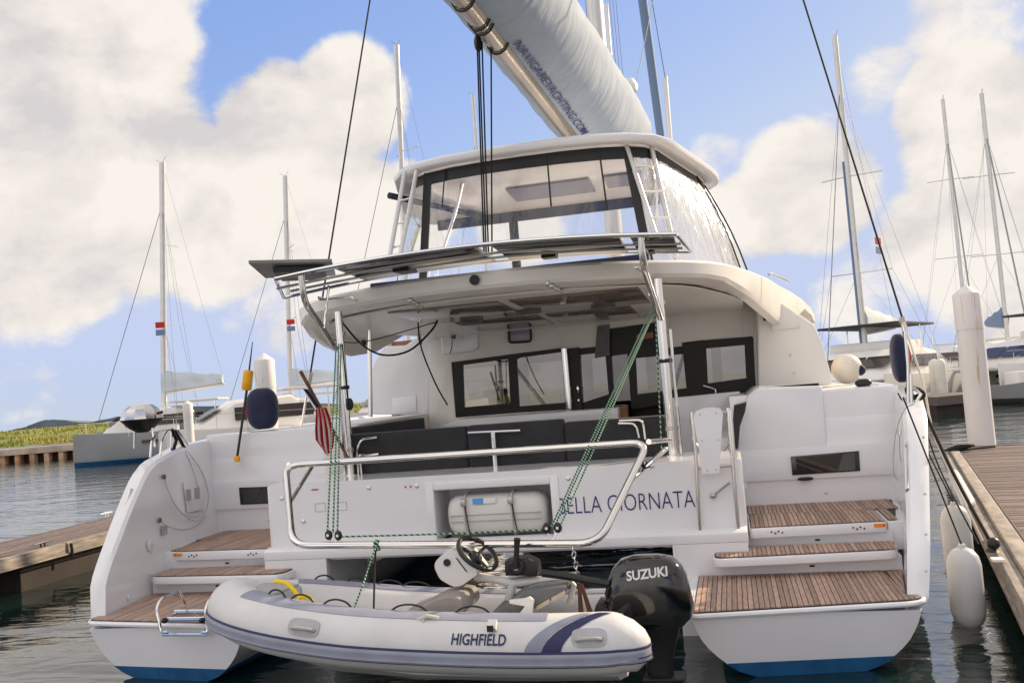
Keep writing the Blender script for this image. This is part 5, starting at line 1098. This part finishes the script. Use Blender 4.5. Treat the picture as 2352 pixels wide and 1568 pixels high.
# stern rail, port
for pts in (((345, 1050), (348, 1010), (368, 988), (396, 985)), ((368, 1045), (372, 1010), (385, 985)), ((392, 1040), (395, 985)), ((400, 985), (425, 1030)), ((408, 985), (440, 1035))):
    mb = MB(); mb.tube(fil([at(a, b, X=-3.98) for a, b in pts], .06, 3), .012, 8); mk('stern_rail', mb, 'steel', CT)
for pts in (((395, 985), (405, 1010), (398, 1035)), ((402, 988), (415, 1012), (425, 1032))):
    mb = MB(); mb.tube([at(a, b, X=-3.95) for a, b in pts], .02, 6); mk('fishing_gear', mb, 'dark_trim', CT)
# cables on the inside of the port quarter
def atw(px, py, off=.01):
    d = ray(px, py); t = (-(3.415-off)-.13*CAM.y-CAM.x-.11*CAM.z)/(d.x+.13*d.y+.11*d.z); return CAM+d*t
for pts in (((377, 1095), (392, 1140), (420, 1180), (448, 1188), (456, 1180)), ((430, 1035), (462, 1080), (478, 1130), (474, 1170), (455, 1195), (430, 1190)), ((368, 1195), (385, 1208), (420, 1216), (450, 1208), (474, 1185)), ((425, 1035), (445, 1085), (455, 1120))):
    mb = MB(); mb.tube(crom([atw(a, b, .02) for a, b in pts], 5), .0045, 5); mk('shower_hose', mb, 'grey_plastic', CT)
for q in ((377, 1094), (367, 1194)): mb = MB(); mb.ell(atw(*q, .02), .02, .03, .03, 10, 6); mk('hose_fitting', mb, 'grey_dark', CT)
mb = MB(); mb.prism([atw(a, b, .004) for a, b in ((420, 1105), (466, 1102), (468, 1170), (430, 1176))], (.012, 0, 0)); op = mk('outlet_panel', mb, 'gelcoat', CT, bevel=.004)
for q in ((432, 1132), (452, 1128)): mb = MB(); mb.prism([atw(q[0]+a, q[1]+b, .02) for a, b in ((-5, -8), (6, -10), (7, 16), (-4, 18))], (.004, 0, 0)); mk('outlet_socket', mb, 'grey_plastic', op)
for q, r_ in (((345, 1252), .06), ((295, 1372), .025)): mb = MB(); mb.lathe([(r_, 0), (r_, .008), (r_*.85, .012)], atw(*q, .0), (1, .13, 0), 18); mk('inspection_plate', mb, 'gelcoat', CT)
mb = MB(); mb.prism([atw(a, b, .005) for a, b in ((371, 1208), (384, 1206), (384, 1226), (372, 1230))], (.004, 0, 0)); mk('instruction_sticker', mb, 'hypalon_pale', CT, smooth=0)
for pts in (((2100, 928), (2078, 940), (2060, 985), (2052, 1045), (2054, 1090), (2063, 1100)), ((2067, 988), (2066, 1030), (2070, 1060))):
    mb = MB(); mb.tube(crom([at(a, b, Y=1.2) for a, b in pts], 5), .0045, 5); mk('shower_hose', mb, 'grey_plastic', CT)
mb = MB(); mb.tube([at(2067, 986, Y=1.2), at(2067, 998, Y=1.2)], .018, 8); mk('shower_head', mb, 'steel', CT)
# starboard stern rail posts
for pts in (((2086, 925), (2085, 840), (2078, 760)), ((2094, 925), (2092, 860)), ((2100, 930), (2115, 905), (2098, 890))):
    mb = MB(); mb.tube([at(a, b, Y=1.9) for a, b in pts], .016, 8); mk('stern_rail', mb, 'steel', CT)
c = at(1945, 847, Y=5.6); mb = MB(); mb.ell(c, .20, .20, .20, 24, 16); bf = mk('ball_fender', mb, 'fender_cream', smooth=70, label='round cream ball fender on the starboard side deck', cat='fender')
mb = MB(); mb.lathe([(.075, 0), (.06, .03), (.025, .06)], c+V((.165, -.08, -.03)), (.9, -.4, -.15), 14); mk('fender_eye', mb, 'navy', bf)
# black cords under the roof
for pts, r_ in ((((782, 735), (830, 790), (880, 815), (940, 805), (990, 760), (1005, 735)), .012), (((960, 740), (968, 800), (1000, 880), (1028, 930)), .010), (((765, 780), (835, 785), (1000, 740)), .006)):
    rope('roof_cord', [at(a, b, Y=2.6) for a, b in pts], r_, 'rope_black', {.012: 'black cord drooping in a loop below the port side of the roof', .010: 'thin black cable running down to the saloon window corner', .006: 'thin dark line stretched from the port roof post'}[r_], 'cord')
mb = MB(); mb.ell(at(835, 787, Y=2.58), .035, .03, .035, 12, 8); mk('cord_block', mb, 'black', label='small black block on the cord beside the port roof post', cat='block')
for q in ((803, 928),): mb = MB(); mb.ell(at(*q, Y=1.85), .045, .03, .07, 12, 8); mk('winch_block', mb, 'black', label='black block hanging beside the port roof post', cat='block')
mb = MB(); q = at(1480, 1074, Y=.3); [mb.tube([q, q+V((random.uniform(-.05, .05), random.uniform(-.03, .03), random.uniform(-.06, .06)))], .008, 5) for _ in range(7)]; mk('tied_cord', mb, 'rope_black', label='black cord knotted round the starboard davit strut', cat='cord')

# ================================================================== mooring: fenders and lines
def fender(name, c, r, h, label, mt='fender'):
    t = empty(name, (c[0], c[1], c[2]), label, 'fender', 'cylindrical fenders between the hull and the dock'); prof = [(.04, 0), (r*.6, .02), (r*.88, .07), (r, .14), (r, h-.14), (r*.88, h-.07), (r*.6, h-.02), (.04, h)]
    mb = MB(); mb.lathe(prof, c, (0, 0, 1), 24); mk('body', mb, mt, t, smooth=70); mb = MB(); mb.lathe([(.035, h-.01), (.03, h+.03)], c, (0, 0, 1), 10); mk('eye', mb, mt, t)
    mb = MB(); mb.tube([V(c)+V((0, 0, h+.02)), V((xin(c[1])+.15, c[1]+.05, 1.95))], .007, 6); mk('lanyard', mb, 'rope_black', t)
fender('fender', (4.07, .92, .02),   .135, .66, 'fat white fender nearest the stern, hanging between hull and dock')
fender('fender', (4.28, 2.1, .06), .132, .80, 'white fender partly hidden behind the nearest one')
ML = 'mooring lines at the starboard quarter'
dc = at(2278, 1266, Z=.52); cb = empty('dock_bollard', dc, 'black mooring ball block on the dock edge beside the stern', 'bollard')
mb = MB(); mb.ell(dc+V((.02, 0, .07)), .055, .055, .055, 14, 10); mk('ball', mb, 'black', cb); mb = MB(); mb.lathe([(.06, 0), (.03, .03), (.025, .06)], dc, n=12); mk('base', mb, 'black', cb)
qa = at(2106, 905, Y=2.1)
rope('mooring_line', [qa, qa.lerp(dc, .5)+V((0, 0, -.03)), dc+V((0, 0, .08))], .016, 'rope_black', 'thick black mooring line from the starboard quarter to the dock edge', group=ML)
rope('mooring_line', [at(2075, 740, Y=3.2), at(2120, 880, Y=2.6), at(2150, 1010, Y=2.2), dc+V((-.02, .2, .06))], .011, 'rope_white', 'pale mooring line leading down past the hull to the dock', group=ML)
rope('mooring_line', [at(2118, 960, Y=2.3), at(2160, 1080, Y=2.2), dc+V((-.08, .1, .05))], .008, 'rope_black', 'thin black line lying against the starboard topside', group=ML)
mb = MB(); q = at(2104, 905, Y=2.05); random.seed(5)
for k in range(3): mb.tube([q+V((.07*math.cos(a+k), .05*math.sin(a)+.02*k, .05*math.sin(a+k*.7)+.01*k)) for a in [2*math.pi*j/14 for j in range(14)]], .016, 6, True)
mk('coiled_line', mb, 'rope_black', label='black line coiled round the cleat on the starboard quarter', cat='rope')
dq = at(2192, 1036, Z=.52); mb = MB()
for k in range(4): mb.tube([dq+V((.16*math.cos(a)+.06*k, .10*math.sin(a), .03+.02*k)) for a in [2*math.pi*j/16 for j in range(16)]], .022, 6, True)
mb.tube([dq, dq+V((.4, .1, .02)), dq+V((.75, .25, .02))], .02, 6); mk('coiled_line', mb, 'rope_black', label='black rope heaped at the far corner of the dock', cat='rope')
mb = MB(); q = at(2228, 1176, Z=.56); r2 = at(2190, 1100, Z=.56); ax = r2-q; mb.lathe([(.02, 0), (.06, .06), (.075, .15), (.075, ax.length-.15), (.06, ax.length-.06), (.02, ax.length)], q+V((0, 0, .08)), ax, 16); mk('dock_bumper', mb, 'fender', label='long white bumper lying on the dock edge timber', cat='bumper')
mb = MB(); q = at(2290, 1286, Z=.51); mb.box(q.x-.04, q.x+.05, q.y-.06, q.y+.06, .507, .527); mk('dock_tag', mb, 'white_paint', label='small white metal plate on the dock planks', cat='plate')

# ================================================================== boats in the background
FH = V((-math.sin(YAW), math.cos(YAW), 0)); RH = V((math.cos(YAW), math.sin(YAW), 0))
def wpos(px, depth): 
    """point on the water at picture column px and a depth along the view"""
    d = ray(px, 784+100); k = depth/ (d.dot(FH)); p = CAM+d*k; p.z = 0; return p
def bgcat(label, pos, heading, L_=12.5, B=6.8, mast=None, bag='bg_canvas', hullmt='bg_white', boom=True, fly=False, flags=False, name='moored_catamaran', jib=None, mastr=.13, sprz=(.45, .72), rake=.02, cat='catamaran', sleeve=None):
    """local x forward, y to port; pos is the water point below the mast (or mid length)"""
    t = empty(name, (0, 0, 0), label, cat)
    h = B/2-.85; xb = L_*.5; xs = -L_*.5
    for s in (1, -1):
        rings = []
        for x_, w, zt, zb in ((xs, .55, .55, -.1), (xs+.9, .7, .6, -.3), (xs+1.6, .75, 1.45, -.35), (-1, .8, 1.55, -.4), (xb-3.5, .62, 1.6, -.4), (xb-1.2, .32, 1.68, -.35), (xb, .05, 1.75, -.2)):
            rings.append([V((x_, s*h+w, zt)), V((x_, s*h+w*.95, .35)), V((x_, s*h+w*.45, zb+.2)), V((x_, s*h, zb)), V((x_, s*h-w*.45, zb+.2)), V((x_, s*h-w*.95, .35)), V((x_, s*h-w, zt))])
        mb = MB(); mb.loft(rings); hu = mk('hull', mb, hullmt, t, smooth=35)
        mb = MB(); mb.loft([[q+(V((0, .012 if q.y > s*h else -.012, -.01))) for q in r[1:6]] for r in [[V((p.x, p.y, min(p.z, .16))) for p in rg] for rg in rings]], False, False); mk('boot_stripe', mb, 'antifoul', hu, smooth=40)
        mb = MB(); 
        for y_ in (s*h+.79, s*h-.79): mb.box(-.5, xb-4.0, y_-.012, y_+.012, .98, 1.14)
        mk('hull_window', mb, 'bg_window', hu)
    mb = MB(); mb.box(xs+1.2, xb-4.2, -h, h, .75, 1.5); mk('bridge_deck', mb, 'bg_white', t)
    mb = MB(); mb.tube([V((xb-.5, -h, 1.5)), V((xb-.5, h, 1.5))], .09, 8); mk('crossbeam', mb, 'mast', t)
    # coachroof
    w2 = h*.92; mb = MB(); rings = []
    for x_, w, z1 in ((xs+3.0, w2, 2.75), (-1.0, w2, 2.95), (1.4, w2*.92, 2.8), (2.9, w2*.72, 1.9), (3.3, w2*.6, 1.5)):
        rings.append([V((x_, -w-.25, 1.4)), V((x_, -w, z1-.15)), V((x_, -w*.7, z1)), V((x_, w*.7, z1)), V((x_, w, z1-.15)), V((x_, w+.25, 1.4))])
    mb.loft(rings); cbn = mk('coachroof', mb, 'bg_white', t, smooth=30, bevel=.03)
    for s in (1, -1):
        mb = MB()
        for (x0, x1) in ((xs+3.4, -1.9), (-1.8, -.2), (-.1, 1.5)):
            mb.add([V((x0, s*(w2+.19), 1.92)), V((x1, s*(w2+.18), 1.92)), V((x1, s*(w2+.09), 2.48)), V((x0, s*(w2+.10), 2.48))], [(0, 1, 2, 3)])
        mk('side_window', mb, 'bg_window', cbn, smooth=0, fix=False)
    mb = MB(); mb.box(xs+2.96, xs+3.0, -w2*.9, w2*.9, 1.5, 2.5); mk('aft_window', mb, 'bg_window', cbn)
    mb = MB()
    for y0, y1 in ((-.85, -.3), (-.27, .27), (.3, .85)):
        mb.add([V((1.95, w2*y0, 2.42)), V((1.95, w2*y1, 2.42)), V((2.86, w2*y1*.8, 1.95)), V((2.86, w2*y0*.8, 1.95))], [(0, 1, 2, 3)])
    mb.v = [v+V((.06, 0, .10)) for v in mb.v]; mk('front_window', mb, 'bg_window', cbn, smooth=0, fix=False)
    # cockpit hardtop on posts
    z_ = 3.1 if not fly else 4.0
    mb = MB(); mb.box(xs+.8, xs+3.6 if not fly else 1.0, -w2*.8, w2*.8, z_, z_+.12); mk('hardtop', mb, 'bg_white' if not fly else 'bg_dark', t, bevel=.05)
    for x_ in (xs+1.0, xs+3.2):
        for y_ in (-w2*.75, w2*.75): mb = MB(); mb.tube([V((x_, y_, 1.4)), V((x_, y_, z_))], .035, 6); mk('post', mb, 'steel', t)
    if fly: mb = MB(); mb.box(xs+2.4, .2, -w2*.7, w2*.7, 2.75, 3.25); mk('flybridge', mb, 'bg_white', t, bevel=.1)
    # guard rails
    for s in (1, -1):
        y_ = s*(h+.6); mb = MB(); mb.tube([V((xs+1.7, y_, 2.15)), V((xb-.4, s*(h+.15), 2.3))], .010, 4); gd = mk('guard_rail', mb, 'steel', t)
        for k in range(6): x_ = xs+1.8+k*(L_-2.6)/5; mb = MB(); mb.tube([V((x_, s*(h+.6-.09*k*(k > 3)), 1.4)), V((x_, s*(h+.6-.09*k*(k > 3)), 2.2))], .014, 5); mk('stanchion', mb, 'steel', gd)
    if mast:
        mb = MB(); mb.loft([[V((zz*-rake+mastr*1.4*math.cos(a), mastr*math.sin(a), zz)) for a in [2*math.pi*k/10 for k in range(10)]] for zz in (2.0, mast)]); m_ = mk('mast', mb, 'mast', t)
        mb = MB(); mb.tube([V((-rake*mast, 0, mast)), V((-rake*mast-.25, .1, mast+.35))], .012, 4); mb.tube([V((-rake*mast, 0, mast)), V((-rake*mast+.4, 0, mast+.2))], .012, 4); mk('wind_sensor', mb, 'wire', m_)
        hz = mast*.86
        if sleeve: mb = MB(); mb.tube([V((.05, -.16, 2.2)), V((.05, -.16, mast*.66))], .07, 8); mk('sail_sleeve', mb, sleeve, m_)
        for f_ in sprz:
            zz = mast*f_
            for s in (1, -1): mb = MB(); mb.tube([V((-rake*zz, 0, zz)), V((-rake*zz-.5, s*1.5, zz+.05))], .028, 5); mk('spreader', mb, 'mast', m_)
        for s in (1, -1):
            for (x_, y_, z0, z1) in ((-1.6, h+.55, 1.6, hz), (-.9, h+.5, 1.6, mast*sprz[0])):
                mb = MB(); mb.tube([V((x_, s*y_, z0)), V((-rake*z1, 0, z1))], .008, 4); mk('shroud', mb, 'wire', m_)
            mb = MB(); mb.tube([V((-1.6, s*(h+.55), 1.6)), V((-rake*mast*sprz[0]-.5, s*1.5, mast*sprz[0]+.05)), V((-rake*hz, 0, hz))], .008, 4); mk('shroud', mb, 'wire', m_)
        mb = MB(); mb.tube([V((xb-.5, 0, 1.6)), V((-rake*hz, 0, hz))], .02 if not jib else .055, 6); mk('forestay', mb, 'wire' if not jib else jib, m_)
        if boom:
            mb = MB(); bl_ = L_*.4; mb.tube([V((-.2, 0, 3.7)), V((-bl_-.2, 0, 4.0))], .08, 8); bo_ = mk('boom', mb, 'bg_white', t)
            mb = MB(); rings = []
            for k in range(9):
                x_ = -.1-bl_*k/8; zt = 5.05-.5*k/8; zb = 3.78+.3*k/8; rings.append([V((x_, -.16, zb)), V((x_, -.24, (zb+zt)/2)), V((x_, -.06, zt+.05*math.sin(k*2))), V((x_, .06, zt+.05*math.sin(k*2))), V((x_, .24, (zb+zt)/2)), V((x_, .16, zb))])
            mb.loft(rings); mk('sail_cover', mb, bag, bo_, smooth=45)
            mb = MB(); mb.tube([V((-bl_-.2, 0, 4.0)), V((-rake*mast, 0, mast))], .007, 4); mk('topping_lift', mb, 'wire', m_)
        if flags:
            for k, (c_, zz) in enumerate((('red', mast*.43), ('bg_blue', mast*.405))): mb = MB(); mb.hexa([(-.2, .9, zz), (-.75, 1.0, zz), (-.75, 1.02, zz), (-.2, .92, zz), (-.2, .9, zz+.35), (-.75, 1.0, zz+.33), (-.75, 1.02, zz+.33), (-.2, .92, zz+.35)]); mk('courtesy_flag', mb, c_, m_)
    t.location = pos; t.rotation_euler.z = math.atan2(heading.y, heading.x); return t
def hd(a): """heading: a degrees counter clockwise from picture right, seen from above"""; return RH*math.cos(R(a))+FH*math.sin(R(a))
# port side of the picture
A = wpos(368, 55); bgcat('shade-greyed white catamaran moored bow left with pale sail cover beside the shore', A, hd(184), 8.8, 5.4, 17.4, hullmt='bg_grey', flags=True, rake=.05)  # white hull coloured grey to carry the shade on its near side
bgcat('white catamaran further off with its mast beside the left piling', wpos(662, 66), hd(192), 10, 6.0, 18.8, flags=True, rake=.04)
bgcat('white boat stern with dark windows half hidden behind the barbecue', wpos(600, 42), hd(207), 8.6, 4.6, None, boom=False)
bgcat('white catamaran with tall bare mast seen above the bimini left edge', wpos(940, 60), hd(215), 12, 6.4, 25.5, rake=.035, flags=False)
bgcat('distant catamaran whose thin mast stands left of the boom', wpos(1137, 95), hd(190), 12, 6.4, 33, rake=.0)
# starboard side
D_ = wpos(1996, 46); bgcat('white flybridge catamaran moored beyond the starboard deck with a tall blue wrapped mast', D_, hd(-128), 12.5, 7.0, 18.6, fly=True, flags=True, sleeve='bg_blue', rake=.0, sprz=(.36, .62))
bgcat('white catamaran under a grey mast left of the tall piling', wpos(2268, 62)+FH*2, hd(-110), 12, 6.8, 20.0, rake=.0, jib='bg_grey', bag='bg_blue')
bgcat('white catamaran at the right edge with a hoisted grey mast', wpos(2326, 58), hd(-105), 12, 6.8, 18.5, rake=.0, bag='bg_blue', jib='bg_grey')
bgcat('white motor catamaran with a long hardtop at the far right', wpos(2420, 47), hd(-160), 12, 6.4, None, fly=True, boom=False, name='motor_catamaran', cat='motorboat')
# skiff at the far dock
def skiff(pos, heading):
    t = empty('skiff', (0, 0, 0), 'small open white skiff tied up right of the tall piling', 'skiff'); mb = MB(); rings = []
    for x_, w, zt in ((-2.2, .85, .75), (0, .95, .8), (1.4, .75, .95), (2.2, .3, 1.1), (2.45, .05, 1.15)): rings.append([V((x_, w, zt)), V((x_, w*.85, .2)), V((x_, 0, -.15)), V((x_, -w*.85, .2)), V((x_, -w, zt)), V((x_, -w*.88, zt)), V((x_, -w*.7, .35)), V((x_, w*.7, .35)), V((x_, w*.88, zt))])
    mb.loft(rings); mk('hull', mb, 'bg_grey', t, smooth=35)
    mb = MB(); mb.box(-.4, .3, -.35, .35, .4, 1.35); mk('console', mb, 'bg_white', t, bevel=.06)
    mb = MB(); mb.box(-2.5, -2.15, -.2, .2, .5, 1.25); mk('outboard', mb, 'bg_white', t, bevel=.08)
    t.location = pos; t.rotation_euler.z = math.atan2(heading.y, heading.x)
skiff(wpos(2338, 42), hd(-60))
fd = empty('far_dock', wpos(2170, 38), 'dark brown dock with white piling caps beyond the starboard bow', 'dock')
p0 = wpos(2150, 37); mb = MB(); q0 = p0; q1 = wpos(2262, 38); mb.prism([q0+V((0, 0, .35)), q1+V((0, 0, .35)), q1+FH*2.4+V((0, 0, .35)), q0+FH*2.4+V((0, 0, .35))], (0, 0, .35)); mk('deck', mb, 'dock_wood', fd)
mb = MB(); mb.prism([q0+FH*.2+V((0, 0, -.2)), q1+FH*.2+V((0, 0, -.2)), q1+FH*2+V((0, 0, -.2)), q0+FH*2+V((0, 0, -.2))], (0, 0, .54)); mk('float', mb, 'dock_dark', fd)
for i, (px, dpt) in enumerate(((2150, 41), (2163, 40.5))):
    p = wpos(px, dpt); mb = MB(); mb.lathe([(.05, .3), (.2, .4), (.23, .6), (.23, 1.9), (.2, 2.1), (.05, 2.2)], p, n=14); mk('fender', mb, 'fender_cream', label='cream fender on the far moored boat, %s of the pair' % ('left' if i == 0 else 'right'), cat='fender', smooth=60)
# pilings on the left
p = wpos(610, 40); t_ = piling('piling', p, at(606, 810, Y=p.y).z, .42, 'thick white piling behind the navy buoy cover')
p = wpos(428, 34); piling('piling', p, at(424, 920, Y=p.y).z, .17, 'slim white piling in front of the moored boats on the left')
